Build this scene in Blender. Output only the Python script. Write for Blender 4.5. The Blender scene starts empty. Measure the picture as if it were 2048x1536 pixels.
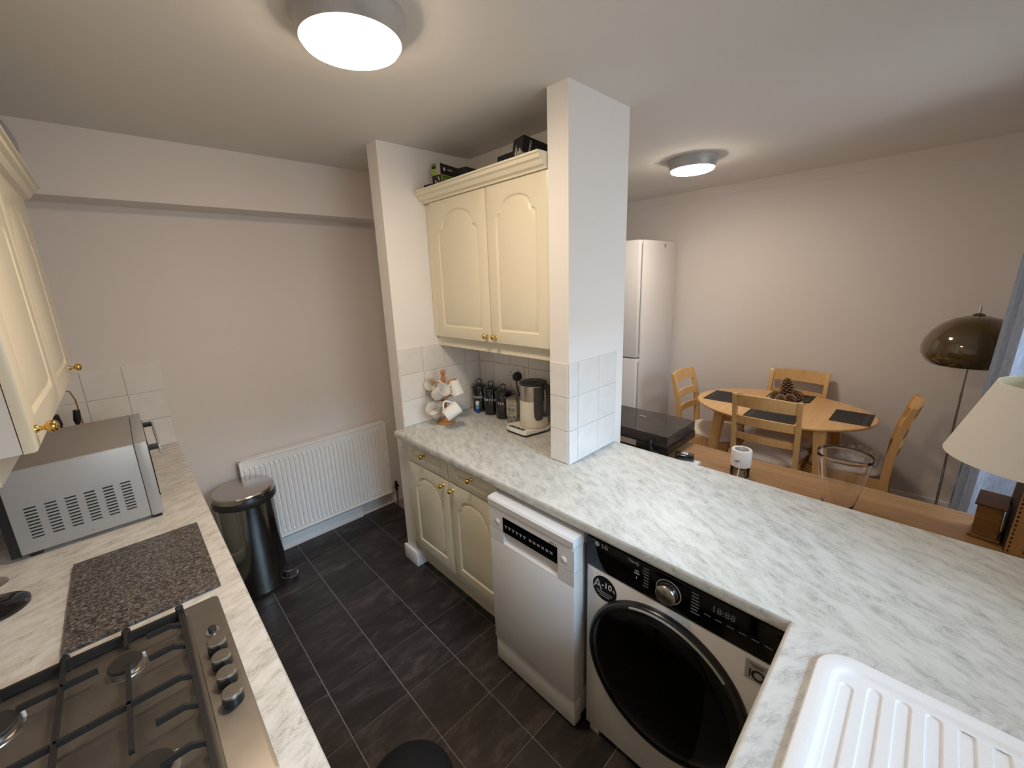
import bpy, bmesh, math, random
from mathutils import Vector, Matrix
R = math.radians
random.seed(7)
sc = bpy.context.scene
C = sc.collection
# ---------------------------------------------------------------- camera
cam_d = bpy.data.cameras.new('camera')
cam = bpy.data.objects.new('camera', cam_d)
C.objects.link(cam)
cam_d.sensor_fit = 'HORIZONTAL'
cam_d.sensor_width = 36.0
cam_d.lens = 814.4442 / 2048 * 36
cam_d.shift_x = 16.84 / 2048
cam_d.shift_y = -14.03 / 2048
cam_d.clip_start = 0.02
cr, cu, cf = (Vector((0.72425527, -0.68844799, -0.03864816)), Vector((0.18655018, 0.14167684, 0.97217627)),
              Vector((0.66381725, 0.7113136, -0.23104029)))
m = Matrix.Identity(4)
for i in range(3):
    m[i][0], m[i][1], m[i][2] = cr[i], cu[i], -cf[i]
m.translation = Vector((0, 0, 1.7241))
cam.matrix_world = m
sc.camera = cam
# ---------------------------------------------------------------- world, daylight, exposure
wd = bpy.data.worlds.new('sky')
sc.world = wd
wd.use_nodes = True
wd.node_tree.nodes['Background'].inputs[0].default_value = (0.98, 0.99, 1.0, 1)
wd.node_tree.nodes['Background'].inputs[1].default_value = 1.55
sc.view_settings.view_transform = 'Standard'
sc.view_settings.look = 'None'
sc.view_settings.gamma = 1
sc.view_settings.use_curve_mapping = False
sc.view_settings.exposure = 0.0
sc.cycles.diffuse_bounces = 8
LAMP_COL = (1.0, 0.80, 0.60)
LAMP_COL2 = (1.0, 0.86, 0.70)
LAMP_STRENGTH = 78.0


def daylight(name, x0, x1, z0, z1, y, power, col, tilt):
    d = bpy.data.lights.new(name, 'AREA')
    d.shape = 'RECTANGLE'
    d.size, d.size_y = x1 - x0, z1 - z0
    d.energy = power
    d.color = col
    o = bpy.data.objects.new(name, d)
    C.objects.link(o)
    o.location = ((x0 + x1) / 2, y, (z0 + z1) / 2)
    o.rotation_euler = (R(90 - tilt), 0, 0)      # local -Z looks along +Y and down, into the room
    return o


daylight('daylight_kitchen_low_sky', 0.1, 1.6, 1.45, 2.65, -1.25, 27.0, (0.92, 0.98, 1.0), 28)
daylight('daylight_kitchen_high_sky', 0.0, 1.6, 2.2, 3.6, -1.55, 310.0, (0.42, 0.70, 1.0), 50)
daylight('daylight_dining_window', 1.9, 2.9, 1.0, 2.6, -1.35, 34.0, (0.75, 0.88, 1.0), 28).rotation_euler.z = R(-24)

# ---------------------------------------------------------------- materials
MATS = {}


def nodes_of(mat):
    return mat.node_tree.nodes, mat.node_tree.links


def mat(name, col, rough=0.5, metal=0.0, bump=0.0, bscale=60.0, var=0.0, vscale=8.0, coat=0.0, spec=0.5, stretch=(1, 1, 1)):
    if name in MATS:
        return MATS[name]
    M = bpy.data.materials.new(name)
    M.use_nodes = True
    n, l = nodes_of(M)
    p = n['Principled BSDF']
    p.inputs['Base Color'].default_value = (*col, 1)
    p.inputs['Roughness'].default_value = rough
    p.inputs['Metallic'].default_value = metal
    p.inputs['Specular IOR Level'].default_value = spec
    if coat:
        p.inputs['Coat Weight'].default_value = coat
        p.inputs['Coat Roughness'].default_value = 0.08
    tc = n.new('ShaderNodeTexCoord')
    mp = n.new('ShaderNodeMapping')
    mp.inputs['Scale'].default_value = stretch
    l.new(tc.outputs['Object'], mp.inputs[0])
    if bump:
        t = n.new('ShaderNodeTexNoise')
        t.inputs['Scale'].default_value = bscale
        t.inputs['Detail'].default_value = 3
        b = n.new('ShaderNodeBump')
        b.inputs['Strength'].default_value = bump
        b.inputs['Distance'].default_value = 0.002
        l.new(mp.outputs[0], t.inputs['Vector'])
        l.new(t.outputs[0], b.inputs['Height'])
        l.new(b.outputs[0], p.inputs['Normal'])
    if var:
        t = n.new('ShaderNodeTexNoise')
        t.inputs['Scale'].default_value = vscale
        t.inputs['Detail'].default_value = 5
        l.new(mp.outputs[0], t.inputs['Vector'])
        r = n.new('ShaderNodeValToRGB')
        r.color_ramp.elements[0].position = 0.3
        r.color_ramp.elements[1].position = 0.7
        r.color_ramp.elements[0].color = (*[c * (1 - var) for c in col], 1)
        r.color_ramp.elements[1].color = (*[min(1, c * (1 + var)) for c in col], 1)
        l.new(t.outputs[0], r.inputs[0])
        l.new(r.outputs[0], p.inputs['Base Color'])
    MATS[name] = M
    return M


def wood(name, light, dark, axis=0, scale=9.0, rough=0.4, planks=0.0):
    M = bpy.data.materials.new(name)
    M.use_nodes = True
    n, l = nodes_of(M)
    p = n['Principled BSDF']
    p.inputs['Roughness'].default_value = rough
    tc = n.new('ShaderNodeTexCoord')
    mp = n.new('ShaderNodeMapping')
    s = [scale] * 3
    s[axis] = scale * 0.07
    mp.inputs['Scale'].default_value = s
    l.new(tc.outputs['Object'], mp.inputs[0])
    t = n.new('ShaderNodeTexNoise')
    t.inputs['Scale'].default_value = 6
    t.inputs['Detail'].default_value = 6
    t.inputs['Distortion'].default_value = 0.6
    l.new(mp.outputs[0], t.inputs['Vector'])
    t2 = n.new('ShaderNodeTexNoise')
    t2.inputs['Scale'].default_value = 1.0
    t2.inputs['Detail'].default_value = 2
    l.new(mp.outputs[0], t2.inputs['Vector'])
    mx = n.new('ShaderNodeMath')
    mx.operation = 'MULTIPLY_ADD'
    mx.inputs[1].default_value = 0.6
    l.new(t.outputs[0], mx.inputs[0])
    h = n.new('ShaderNodeMath')
    h.operation = 'MULTIPLY'
    h.inputs[1].default_value = 0.4
    l.new(t2.outputs[0], h.inputs[0])
    l.new(h.outputs[0], mx.inputs[2])
    r = n.new('ShaderNodeValToRGB')
    r.color_ramp.elements[0].position = 0.36
    r.color_ramp.elements[1].position = 0.64
    r.color_ramp.elements[0].color = (*dark, 1)
    r.color_ramp.elements[1].color = (*light, 1)
    l.new(mx.outputs[0], r.inputs[0])
    l.new(r.outputs[0], p.inputs['Base Color'])
    MATS[name] = M
    return M


def marble(name, angle, base, vein, dark):
    M = bpy.data.materials.new(name)
    M.use_nodes = True
    n, l = nodes_of(M)
    p = n['Principled BSDF']
    p.inputs['Roughness'].default_value = 0.42
    tc = n.new('ShaderNodeTexCoord')
    mp = n.new('ShaderNodeMapping')
    mp.vector_type = 'TEXTURE'
    mp.inputs['Rotation'].default_value = (0, 0, angle)
    mp.inputs['Scale'].default_value = (2.6, 1, 1)
    l.new(tc.outputs['Object'], mp.inputs[0])

    def ridge(scale, detail, w, dist):
        t = n.new('ShaderNodeTexNoise')
        t.inputs['Scale'].default_value = scale
        t.inputs['Detail'].default_value = detail
        t.inputs['Roughness'].default_value = 0.6
        t.inputs['Distortion'].default_value = dist
        l.new(mp.outputs[0], t.inputs['Vector'])
        a = n.new('ShaderNodeMath')
        a.operation = 'SUBTRACT'
        a.inputs[1].default_value = 0.5
        l.new(t.outputs[0], a.inputs[0])
        b = n.new('ShaderNodeMath')
        b.operation = 'ABSOLUTE'
        l.new(a.outputs[0], b.inputs[0])
        c = n.new('ShaderNodeMapRange')
        c.inputs['From Min'].default_value = 0
        c.inputs['From Max'].default_value = w
        c.inputs['To Min'].default_value = 1
        c.inputs['To Max'].default_value = 0
        l.new(b.outputs[0], c.inputs[0])
        return c.outputs[0]
    v1 = ridge(34, 4, 0.05, 1.0)
    v2 = ridge(70, 3, 0.06, 1.3)
    t = n.new('ShaderNodeTexNoise')
    t.inputs['Scale'].default_value = 42
    t.inputs['Detail'].default_value = 5
    l.new(mp.outputs[0], t.inputs['Vector'])
    mask = n.new('ShaderNodeMapRange')
    mask.inputs['From Min'].default_value = 0.38
    mask.inputs['From Max'].default_value = 0.70
    l.new(t.outputs[0], mask.inputs[0])
    sm = n.new('ShaderNodeMath')
    sm.operation = 'MAXIMUM'
    h2 = n.new('ShaderNodeMath')
    h2.operation = 'MULTIPLY'
    h2.inputs[1].default_value = 0.6
    l.new(v2, h2.inputs[0])
    l.new(v1, sm.inputs[0])
    l.new(h2.outputs[0], sm.inputs[1])
    mu = n.new('ShaderNodeMath')
    mu.operation = 'MULTIPLY'
    l.new(sm.outputs[0], mu.inputs[0])
    l.new(mask.outputs[0], mu.inputs[1])
    m1 = n.new('ShaderNodeMix')
    m1.data_type = 'RGBA'
    m1.inputs[6].default_value = (*base, 1)
    m1.inputs[7].default_value = (*vein, 1)
    l.new(mask.outputs[0], m1.inputs[0])
    m2 = n.new('ShaderNodeMix')
    m2.data_type = 'RGBA'
    m2.inputs[7].default_value = (*dark, 1)
    l.new(m1.outputs[2], m2.inputs[6])
    l.new(mu.outputs[0], m2.inputs[0])
    l.new(m2.outputs[2], p.inputs['Base Color'])
    MATS[name] = M
    return M


def speckle(name, cols, scale=260, rough=0.35):
    M = bpy.data.materials.new(name)
    M.use_nodes = True
    n, l = nodes_of(M)
    p = n['Principled BSDF']
    p.inputs['Roughness'].default_value = rough
    tc = n.new('ShaderNodeTexCoord')
    v = n.new('ShaderNodeTexVoronoi')
    v.inputs['Scale'].default_value = scale
    l.new(tc.outputs['Object'], v.inputs['Vector'])
    sp = n.new('ShaderNodeSeparateColor')
    l.new(v.outputs['Color'], sp.inputs[0])
    t = n.new('ShaderNodeTexNoise')
    t.inputs['Scale'].default_value = scale * 0.35
    t.inputs['Detail'].default_value = 4
    l.new(tc.outputs['Object'], t.inputs['Vector'])
    ad = n.new('ShaderNodeMath')
    ad.operation = 'MULTIPLY_ADD'
    ad.inputs[1].default_value = 0.45
    l.new(sp.outputs[0], ad.inputs[0])
    h = n.new('ShaderNodeMath')
    h.operation = 'MULTIPLY'
    h.inputs[1].default_value = 0.55
    l.new(t.outputs[0], h.inputs[0])
    l.new(h.outputs[0], ad.inputs[2])
    r = n.new('ShaderNodeValToRGB')
    e = r.color_ramp.elements
    e[0].position, e[0].color = 0.25, (*cols[0], 1)
    e[1].position, e[1].color = 0.8, (*cols[-1], 1)
    for i, c in enumerate(cols[1:-1]):
        q = e.new(0.25 + 0.55 * (i + 1) / (len(cols) - 1))
        q.color = (*c, 1)
    l.new(ad.outputs[0], r.inputs[0])
    l.new(r.outputs[0], p.inputs['Base Color'])
    MATS[name] = M
    return M


def tile_floor_mat():
    M = bpy.data.materials.new('floor_tile_slate')
    M.use_nodes = True
    n, l = nodes_of(M)
    p = n['Principled BSDF']
    p.inputs['Roughness'].default_value = 0.42
    tc = n.new('ShaderNodeTexCoord')
    oi = n.new('ShaderNodeObjectInfo')
    ad = n.new('ShaderNodeVectorMath')
    ad.operation = 'ADD'
    sc_ = n.new('ShaderNodeVectorMath')
    sc_.operation = 'SCALE'
    sc_.inputs[0].default_value = (37, 23, 11)
    l.new(oi.outputs['Random'], sc_.inputs['Scale'])
    mp = n.new('ShaderNodeMapping')
    mp.inputs['Scale'].default_value = (1, 2.6, 1)
    mp.inputs['Rotation'].default_value = (0, 0, 0.25)
    l.new(tc.outputs['Object'], mp.inputs[0])
    l.new(mp.outputs[0], ad.inputs[0])
    l.new(sc_.outputs[0], ad.inputs[1])
    t = n.new('ShaderNodeTexNoise')
    t.inputs['Scale'].default_value = 7
    t.inputs['Detail'].default_value = 8
    t.inputs['Roughness'].default_value = 0.65
    t.inputs['Distortion'].default_value = 0.5
    l.new(ad.outputs[0], t.inputs['Vector'])
    r = n.new('ShaderNodeValToRGB')
    e = r.color_ramp.elements
    e[0].position, e[0].color = 0.36, (0.015, 0.0105, 0.010, 1)
    e[1].position, e[1].color = 0.72, (0.072, 0.056, 0.050, 1)
    q = e.new(0.52)
    q.color = (0.025, 0.0185, 0.017, 1)
    l.new(t.outputs[0], r.inputs[0])
    hs = n.new('ShaderNodeHueSaturation')
    mr = n.new('ShaderNodeMapRange')
    mr.inputs['To Min'].default_value = 0.75
    mr.inputs['To Max'].default_value = 1.4
    l.new(oi.outputs['Random'], mr.inputs[0])
    l.new(mr.outputs[0], hs.inputs['Value'])
    l.new(r.outputs[0], hs.inputs['Color'])
    l.new(hs.outputs[0], p.inputs['Base Color'])
    b = n.new('ShaderNodeBump')
    b.inputs['Strength'].default_value = 0.25
    b.inputs['Distance'].default_value = 0.002
    l.new(t.outputs[0], b.inputs['Height'])
    l.new(b.outputs[0], p.inputs['Normal'])
    return M


def thin_glass(name, tint=(1, 1, 1), refl=0.08):
    M = bpy.data.materials.new(name)
    M.use_nodes = True
    n, l = nodes_of(M)
    n.remove(n['Principled BSDF'])
    o = n['Material Output']
    tr = n.new('ShaderNodeBsdfTransparent')
    tr.inputs[0].default_value = (*tint, 1)
    gl = n.new('ShaderNodeBsdfGlossy')
    gl.inputs['Roughness'].default_value = 0.03
    lw = n.new('ShaderNodeFresnel')
    lw.inputs['IOR'].default_value = 1.45
    mx = n.new('ShaderNodeMixShader')
    l.new(lw.outputs[0], mx.inputs[0])
    l.new(tr.outputs[0], mx.inputs[1])
    l.new(gl.outputs[0], mx.inputs[2])
    l.new(mx.outputs[0], o.inputs[0])
    MATS[name] = M
    return M


def solid_glass(name, col=(1, 1, 1), ior=1.45, rough=0.0):
    M = mat(name, col, rough)
    p = M.node_tree.nodes['Principled BSDF']
    p.inputs['Transmission Weight'].default_value = 1.0
    p.inputs['IOR'].default_value = ior
    return M


def emit(name, col, s):
    M = mat(name, (1, 1, 1), 0.4)
    p = M.node_tree.nodes['Principled BSDF']
    p.inputs['Emission Color'].default_value = (*col, 1)
    p.inputs['Emission Strength'].default_value = s
    return M


WALL = mat('wall_paint', (0.74, 0.69, 0.66), 0.85, bump=0.12, bscale=220)
WALL_W = mat('partition_paint', (0.80, 0.775, 0.75), 0.8, bump=0.1, bscale=220)
CEIL = mat('ceiling_paint', (0.71, 0.685, 0.655), 0.9, bump=0.12, bscale=160)
GLOSSW = mat('gloss_white_paint', (0.88, 0.87, 0.86), 0.3)
CREAM = mat('cream_vinyl', (0.74, 0.685, 0.54), 0.28)
CARC = mat('carcass_white', (0.72, 0.70, 0.66), 0.4)
TILEW = mat('white_wall_tile', (0.76, 0.735, 0.71), 0.16, var=0.04, vscale=14)
GROUT = mat('grout_pale', (0.55, 0.53, 0.51), 0.9)
FGROUT = mat('floor_grout', (0.27, 0.245, 0.23), 0.8)
FTILE = tile_floor_mat()
WT_PEN = marble('worktop_marble', R(62), (0.60, 0.60, 0.57), (0.525, 0.53, 0.495), (0.30, 0.305, 0.275))
WT_LEFT = marble('worktop_marble_warm_lit', R(24), (0.76, 0.72, 0.66), (0.66, 0.62, 0.55), (0.42, 0.38, 0.32))  # same marble as the peninsula, with warm lamp light tinted into its colours
WT_SINK = marble('worktop_marble_cool_lit', R(-28), (0.62, 0.625, 0.61), (0.55, 0.555, 0.545), (0.34, 0.35, 0.34))  # same marble, with the cool daylight by the sink put into its colours
STEEL = mat('brushed_steel', (0.42, 0.395, 0.36), 0.33, 1.0, var=0.08, vscale=30, stretch=(1, 14, 1))
STEEL_D = mat('hob_steel', (0.33, 0.305, 0.275), 0.42, 1.0, var=0.06, vscale=20)
MWG = mat('microwave_silver', (0.46, 0.47, 0.48), 0.42, 0.35)
MWTOP = mat('microwave_top', (0.40, 0.375, 0.35), 0.42, 0.45)
CHROME = mat('chrome', (0.75, 0.75, 0.75), 0.08, 1.0)
BINST = mat('bin_steel', (0.34, 0.335, 0.33), 0.16, 1.0)
BRASS = mat('brass', (0.72, 0.47, 0.13), 0.16, 1.0)
IRON = mat('cast_iron', (0.018, 0.016, 0.015), 0.5, bump=0.2, bscale=300)
BLACKP = mat('black_plastic', (0.015, 0.015, 0.016), 0.35)
BLACKG = mat('black_glass', (0.002, 0.002, 0.0025), 0.06, spec=0.28)
DOORBLK = mat('door_black_glass', (0.0015, 0.0015, 0.0015), 0.04, spec=0.18)
ENAMEL = mat('black_enamel', (0.006, 0.006, 0.008), 0.12, coat=0.6)
APPW = mat('appliance_white', (0.70, 0.69, 0.69), 0.3)
WMW = mat('washer_white', (0.66, 0.645, 0.635), 0.3)
GREYP = mat('grey_plastic', (0.28, 0.28, 0.29), 0.4)
DGREY = mat('dark_grey_plastic', (0.028, 0.028, 0.030), 0.4)
CERAMIC = mat('white_ceramic', (0.80, 0.775, 0.73), 0.12, coat=0.4)
CREAMK = mat('kettle_cream', (0.72, 0.67, 0.58), 0.3)
PINE = wood('pine_wood', (0.50, 0.25, 0.085), (0.38, 0.17, 0.05), 2, 12)
BEECH = wood('beech_wood', (0.72, 0.45, 0.195), (0.60, 0.35, 0.13), 2, 8, 0.35)
BEECHT = wood('beech_tabletop', (0.76, 0.475, 0.22), (0.66, 0.39, 0.165), 0, 6, 0.3)
OAK = wood('oak_top', (0.37, 0.205, 0.09), (0.235, 0.12, 0.048), 1, 10, 0.45)
CUSH = mat('cream_cushion', (0.78, 0.71, 0.64), 0.9, bump=0.3, bscale=300)
FABRIC = mat('curtain_blue_grey', (0.27, 0.32, 0.42), 0.95, bump=0.5, bscale=400, var=0.14, vscale=120, stretch=(1, 1, 0.25))
SHADE = mat('lampshade_linen', (0.70, 0.65, 0.57), 0.9, bump=0.3, bscale=500)
SHADE_IN = mat('lampshade_lining', (0.50, 0.46, 0.30), 0.8)
PRINT_W = mat('print_white', (0.75, 0.75, 0.75), 0.5)
PRINT_G = mat('print_grey', (0.16, 0.16, 0.17), 0.5)
PRINT_LG = mat('print_light_grey', (0.42, 0.40, 0.41), 0.5)
GRANITE = speckle('granite', [(0.02, 0.017, 0.015), (0.075, 0.062, 0.052), (0.15, 0.125, 0.105), (0.27, 0.245, 0.22)], 230, 0.3)
COMPOSITE = mat('sink_composite', (0.80, 0.81, 0.83), 0.35, bump=0.15, bscale=700, var=0.02, vscale=300)
CARPET = mat('grey_carpet', (0.28, 0.27, 0.27), 1.0, bump=0.6, bscale=300, var=0.15, vscale=60)
MATBLK = mat('placemat_black', (0.012, 0.012, 0.013), 0.55, bump=0.3, bscale=300)
GLASSP = thin_glass('window_glass')
VASEG = solid_glass('vase_glass', (0.98, 0.97, 0.96))
SMOKE = mat('smoked_acrylic', (0.052, 0.043, 0.040), 0.05)  # brown haze in the base colour stands in for the wall's reflection
SMOKE.node_tree.nodes['Principled BSDF'].inputs['Alpha'].default_value = 0.62
DIFF = emit('lamp_diffuser', LAMP_COL, LAMP_STRENGTH)
DIFF2 = emit('lamp_diffuser_dining', LAMP_COL2, LAMP_STRENGTH * 1.2)
LAMPRING = mat('lamp_ring_alabaster', (0.42, 0.41, 0.40), 0.35, var=0.22, vscale=9)

# ---------------------------------------------------------------- mesh helpers
W = {}          # where each object's frame sits while it is built


class MB:
    def __init__(s):
        s.bm = bmesh.new()

    def _new(s, geom_verts, mi=0, M=None):
        vs = list(geom_verts)
        if M is not None:
            bmesh.ops.transform(s.bm, matrix=M, verts=vs)
        if mi:
            for f in {f for v in vs for f in v.link_faces}:
                f.material_index = mi
        return s

    def box(s, x0, x1, y0, y1, z0, z1, bevel=0.0, seg=2, mi=0, M=None):
        g = bmesh.ops.create_cube(s.bm, size=1)
        vs = g['verts']
        bmesh.ops.scale(s.bm, vec=(x1 - x0, y1 - y0, z1 - z0), verts=vs)
        bmesh.ops.translate(s.bm, vec=((x0 + x1) / 2, (y0 + y1) / 2, (z0 + z1) / 2), verts=vs)
        if bevel:
            es = list({e for v in vs for e in v.link_edges})
            r = bmesh.ops.bevel(s.bm, geom=es, offset=bevel, segments=seg, affect='EDGES', profile=0.5)
            vs = list({v for f in r['faces'] for v in f.verts} | {v for v in vs if v.is_valid})
            seen = set(vs)
            st = list(vs)
            while st:
                v = st.pop()
                for e in v.link_edges:
                    o = e.other_vert(v)
                    if o not in seen:
                        seen.add(o)
                        st.append(o)
            vs = list(seen)
        return s._new(vs, mi, M)

    def loops(s, rings, closed=True, cap0=True, cap1=True, mi=0, M=None):
        """bridge rings of points (all the same length)"""
        rv = [[s.bm.verts.new(p) for p in r] for r in rings]
        n = len(rings[0])
        for a, b in zip(rv, rv[1:]):
            for i in range(n if closed else n - 1):
                j = (i + 1) % n
                q = [a[i], a[j], b[j], b[i]]
                if len(set(q)) == 4:
                    try:
                        s.bm.faces.new(q)
                    except ValueError:
                        pass
        if cap0 and closed:
            s.bm.faces.new(list(reversed(rv[0])))
        if cap1 and closed:
            s.bm.faces.new(rv[-1])
        return s._new([v for r in rv for v in r], mi, M)

    def lathe(s, prof, seg=32, M=None, mi=0, cap0=True, cap1=True, sx=1, sy=1):
        rings = []
        for r, z in prof:
            r = max(r, 1e-4)
            rings.append([(r * sx * math.cos(2 * math.pi * i / seg), r * sy * math.sin(2 * math.pi * i / seg), z) for i in range(seg)])
        return s.loops(rings, True, cap0, cap1, mi, M)

    def cyl(s, p0, p1, r0, r1=None, seg=16, mi=0):
        p0, p1 = Vector(p0), Vector(p1)
        d = p1 - p0
        q = d.to_track_quat('Z', 'Y').to_matrix().to_4x4()
        q.translation = p0
        r1 = r0 if r1 is None else r1
        return s.lathe([(r0, 0), (r1, d.length)], seg, q, mi)

    def tube(s, pts, r, seg=8, mi=0, closed=False):
        pts = [Vector(p) for p in pts]
        n = len(pts)
        rings = []
        ref = None
        for i, p in enumerate(pts):
            a = pts[(i - 1) % n] if (closed or i) else p
            b = pts[(i + 1) % n] if (closed or i < n - 1) else p
            t = (b - a).normalized()
            if ref is None:
                ref = t.orthogonal().normalized()
            ref = (ref - t * ref.dot(t)).normalized()
            q = t.cross(ref)
            rr = r[i] if isinstance(r, (list, tuple)) else r
            rings.append([p + (ref * math.cos(2 * math.pi * k / seg) + q * math.sin(2 * math.pi * k / seg)) * rr for k in range(seg)])
        if closed:
            rings.append(rings[0])
            s.loops(rings, True, False, False, mi)
            bmesh.ops.remove_doubles(s.bm, verts=s.bm.verts, dist=1e-6)
            return s
        return s.loops(rings, True, True, True, mi)

    def prism(s, poly, fn, a0, a1, mi=0):
        """poly of 2-D points; fn(u, v, a) -> 3-D"""
        return s.loops([[fn(u, v, a0) for u, v in poly], [fn(u, v, a1) for u, v in poly]], True, True, True, mi)

    def grid(s, fn, nu, nv, mi=0, thick=0.0):
        vs = [[s.bm.verts.new(fn(i / nu, j / nv)) for j in range(nv + 1)] for i in range(nu + 1)]
        fs = []
        for i in range(nu):
            for j in range(nv):
                fs.append(s.bm.faces.new([vs[i][j], vs[i + 1][j], vs[i + 1][j + 1], vs[i][j + 1]]))
        if thick:
            bmesh.ops.recalc_face_normals(s.bm, faces=fs)
            bmesh.ops.solidify(s.bm, geom=fs, thickness=thick)
        return s

    def build(s, name, mats, parent=None, ang=35, recalc=True, center=True):
        if recalc:
            bmesh.ops.recalc_face_normals(s.bm, faces=s.bm.faces)
        base = W[parent] if parent is not None else Vector((0, 0, 0))
        if center and s.bm.verts:
            xs = [v.co for v in s.bm.verts]
            o = Vector([(min(c[i] for c in xs) + max(c[i] for c in xs)) / 2 for i in range(3)])
            o.z = min(c.z for c in xs)
        else:
            o = base.copy()
        bmesh.ops.translate(s.bm, vec=-o, verts=s.bm.verts)
        me = bpy.data.meshes.new(name)
        s.bm.to_mesh(me)
        s.bm.free()
        for m_ in (mats if isinstance(mats, (list, tuple)) else [mats]):
            me.materials.append(m_)
        if ang:
            me.polygons.foreach_set('use_smooth', [True] * len(me.polygons))
            me.set_sharp_from_angle(angle=R(ang))
        ob = bpy.data.objects.new(name, me)
        C.objects.link(ob)
        if parent is not None:
            ob.parent = parent
        ob.location = o - base
        W[ob] = o
        return ob


def thing(name, label, cat, loc=(0, 0, 0), group=None):
    o = bpy.data.objects.new(name, None)
    o.empty_display_size = 0.05
    C.objects.link(o)
    o.location = loc
    W[o] = Vector(loc)
    return tag(o, label, cat, group)


def tag(o, label, cat, group=None):
    o['label'] = label
    o['category'] = cat
    if group:
        o['group'] = group
    return o


def struct(o):
    o['kind'] = 'structure'
    return o


def copy_tree(o, parent=None):
    c = o.copy()
    C.objects.link(c)
    if parent is not None:
        c.parent = parent
    for ch in list(o.children):
        copy_tree(ch, c)
    return c


def text(parent, s, size, pos, right, up, m_, name='lettering', align='CENTER', ext=0.0004):
    cu_ = bpy.data.curves.new('t', 'FONT')
    cu_.body = s
    cu_.size = size
    cu_.align_x = align
    cu_.align_y = 'CENTER'
    cu_.extrude = ext
    cu_.resolution_u = 2
    to = bpy.data.objects.new('t', cu_)
    C.objects.link(to)
    dg = bpy.context.evaluated_depsgraph_get()
    dg.update()
    me = bpy.data.meshes.new_from_object(to.evaluated_get(dg))
    bpy.data.objects.remove(to)
    bpy.data.curves.remove(cu_)
    me.materials.clear()
    me.materials.append(m_)
    me.name = name
    ob = bpy.data.objects.new(name, me)
    C.objects.link(ob)
    r_, u_ = Vector(right).normalized(), Vector(up).normalized()
    n_ = r_.cross(u_)
    mm = Matrix((( r_.x, u_.x, n_.x), (r_.y, u_.y, n_.y), (r_.z, u_.z, n_.z))).to_4x4()
    base = W[parent]
    mm.translation = Vector(pos) - base
    ob.parent = parent
    ob.matrix_local = mm
    W[ob] = Vector(pos)
    return ob


def box_obj(name, x0, x1, y0, y1, z0, z1, m_, parent=None, bevel=0.0, seg=2):
    return MB().box(x0, x1, y0, y1, z0, z1, bevel, seg).build(name, m_, parent)


def frame_m(pos, zaxis, xhint):
    z = Vector(zaxis).normalized()
    x = Vector(xhint)
    x = (x - z * x.dot(z)).normalized()
    y = z.cross(x)
    mm = Matrix(((x.x, y.x, z.x), (x.y, y.y, z.y), (x.z, y.z, z.z))).to_4x4()
    mm.translation = Vector(pos)
    return mm


# ---------------------------------------------------------------- dimensions (metres)
H = 2.428
XL, XP, XPB = 0.128, 1.029, 1.725        # left worktop front, peninsula front, peninsula back
YB, YW, YC = 2.833, -0.56, 0.14          # kitchen back wall, window wall, sink worktop front
XW = -0.472                              # left wall
XPIL, XPILR, YPIL0, YPIL1 = 1.347, 1.777, 1.038, 1.14
XNIB, YNIB0, YNIB1, XALC = 1.101, 2.043, 2.146, 1.696
XD = 4.0                                 # far dining wall
ZT, ZTH = 0.91, 0.872                    # worktop top and underside
YFAR = 3.3

# ---------------------------------------------------------------- room shell
fl = struct(box_obj('floor', XW - 0.1, XPILR, YW - 0.1, YB + 0.1, -0.06, -0.003, FGROUT))
gx, gy, gp = 0.369, 0.0977, 0.25
proto_tile = None
for i in range(-2, 6):
    for j in range(-2, 12):
        x0, x1 = gx + gp * i, gx + gp * (i + 1)
        y0, y1 = gy + gp * j, gy + gp * (j + 1)
        x0, y0, x1, y1 = max(x0, XW), max(y0, YW), min(x1, XPILR), min(y1, YB)
        if x1 - x0 < 0.02 or y1 - y0 < 0.02 or x0 < -0.2 or x0 > 1.2 or y0 < 0.3:
            continue
        full = abs(x1 - x0 - gp) < 1e-6 and abs(y1 - y0 - gp) < 1e-6
        if full and proto_tile is not None:
            t = proto_tile.copy()
            C.objects.link(t)
            t.location = Vector(((x0 + x1) / 2, (y0 + y1) / 2, -0.004)) - W[fl]
        else:
            t = box_obj('tile', x0 + 0.0021, x1 - 0.0021, y0 + 0.0021, y1 - 0.0021, -0.004, 0.0, FTILE, fl)
            if full:
                proto_tile = t
struct(box_obj('floor', XPILR, XD + 0.1, YW - 0.1, YFAR, -0.06, 0.0, CARPET))
struct(box_obj('ceiling', XW - 0.1, XD + 0.1, YW - 0.1, YFAR, H, H + 0.08, CEIL))
w_left = struct(box_obj('wall_left', XW - 0.1, XW, YW - 0.1, YB + 0.1, 0, H, WALL))
w_back = struct(box_obj('wall_back', XW, XPILR, YB, YB + 0.1, 0, H, WALL))
struct(box_obj('trim_1', XW, XALC, 2.632, YB, 2.146, H, WALL))              # boxed-in bulkhead under the ceiling
struct(box_obj('wall_right', XD, XD + 0.1, YW - 0.1, YFAR, 0, H, WALL))
struct(box_obj('wall_far', XPILR, XD + 0.1, YFAR, YFAR + 0.1, 0, H, WALL))
w_nib = struct(box_obj('wall_nib', XNIB, XALC, YNIB0, YNIB1, 0, H, WALL_W))
w_pil = struct(MB().box(XPIL, XPILR, YPIL0, YPIL1, ZT, H).box(1.70, XPILR, YPIL0, YPIL1, 0, ZT).build('wall_pillar', WALL_W))
w_alc = struct(box_obj('wall_alcove', XALC, XPILR, YPIL1, YFAR, 0, H, WALL_W))
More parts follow.
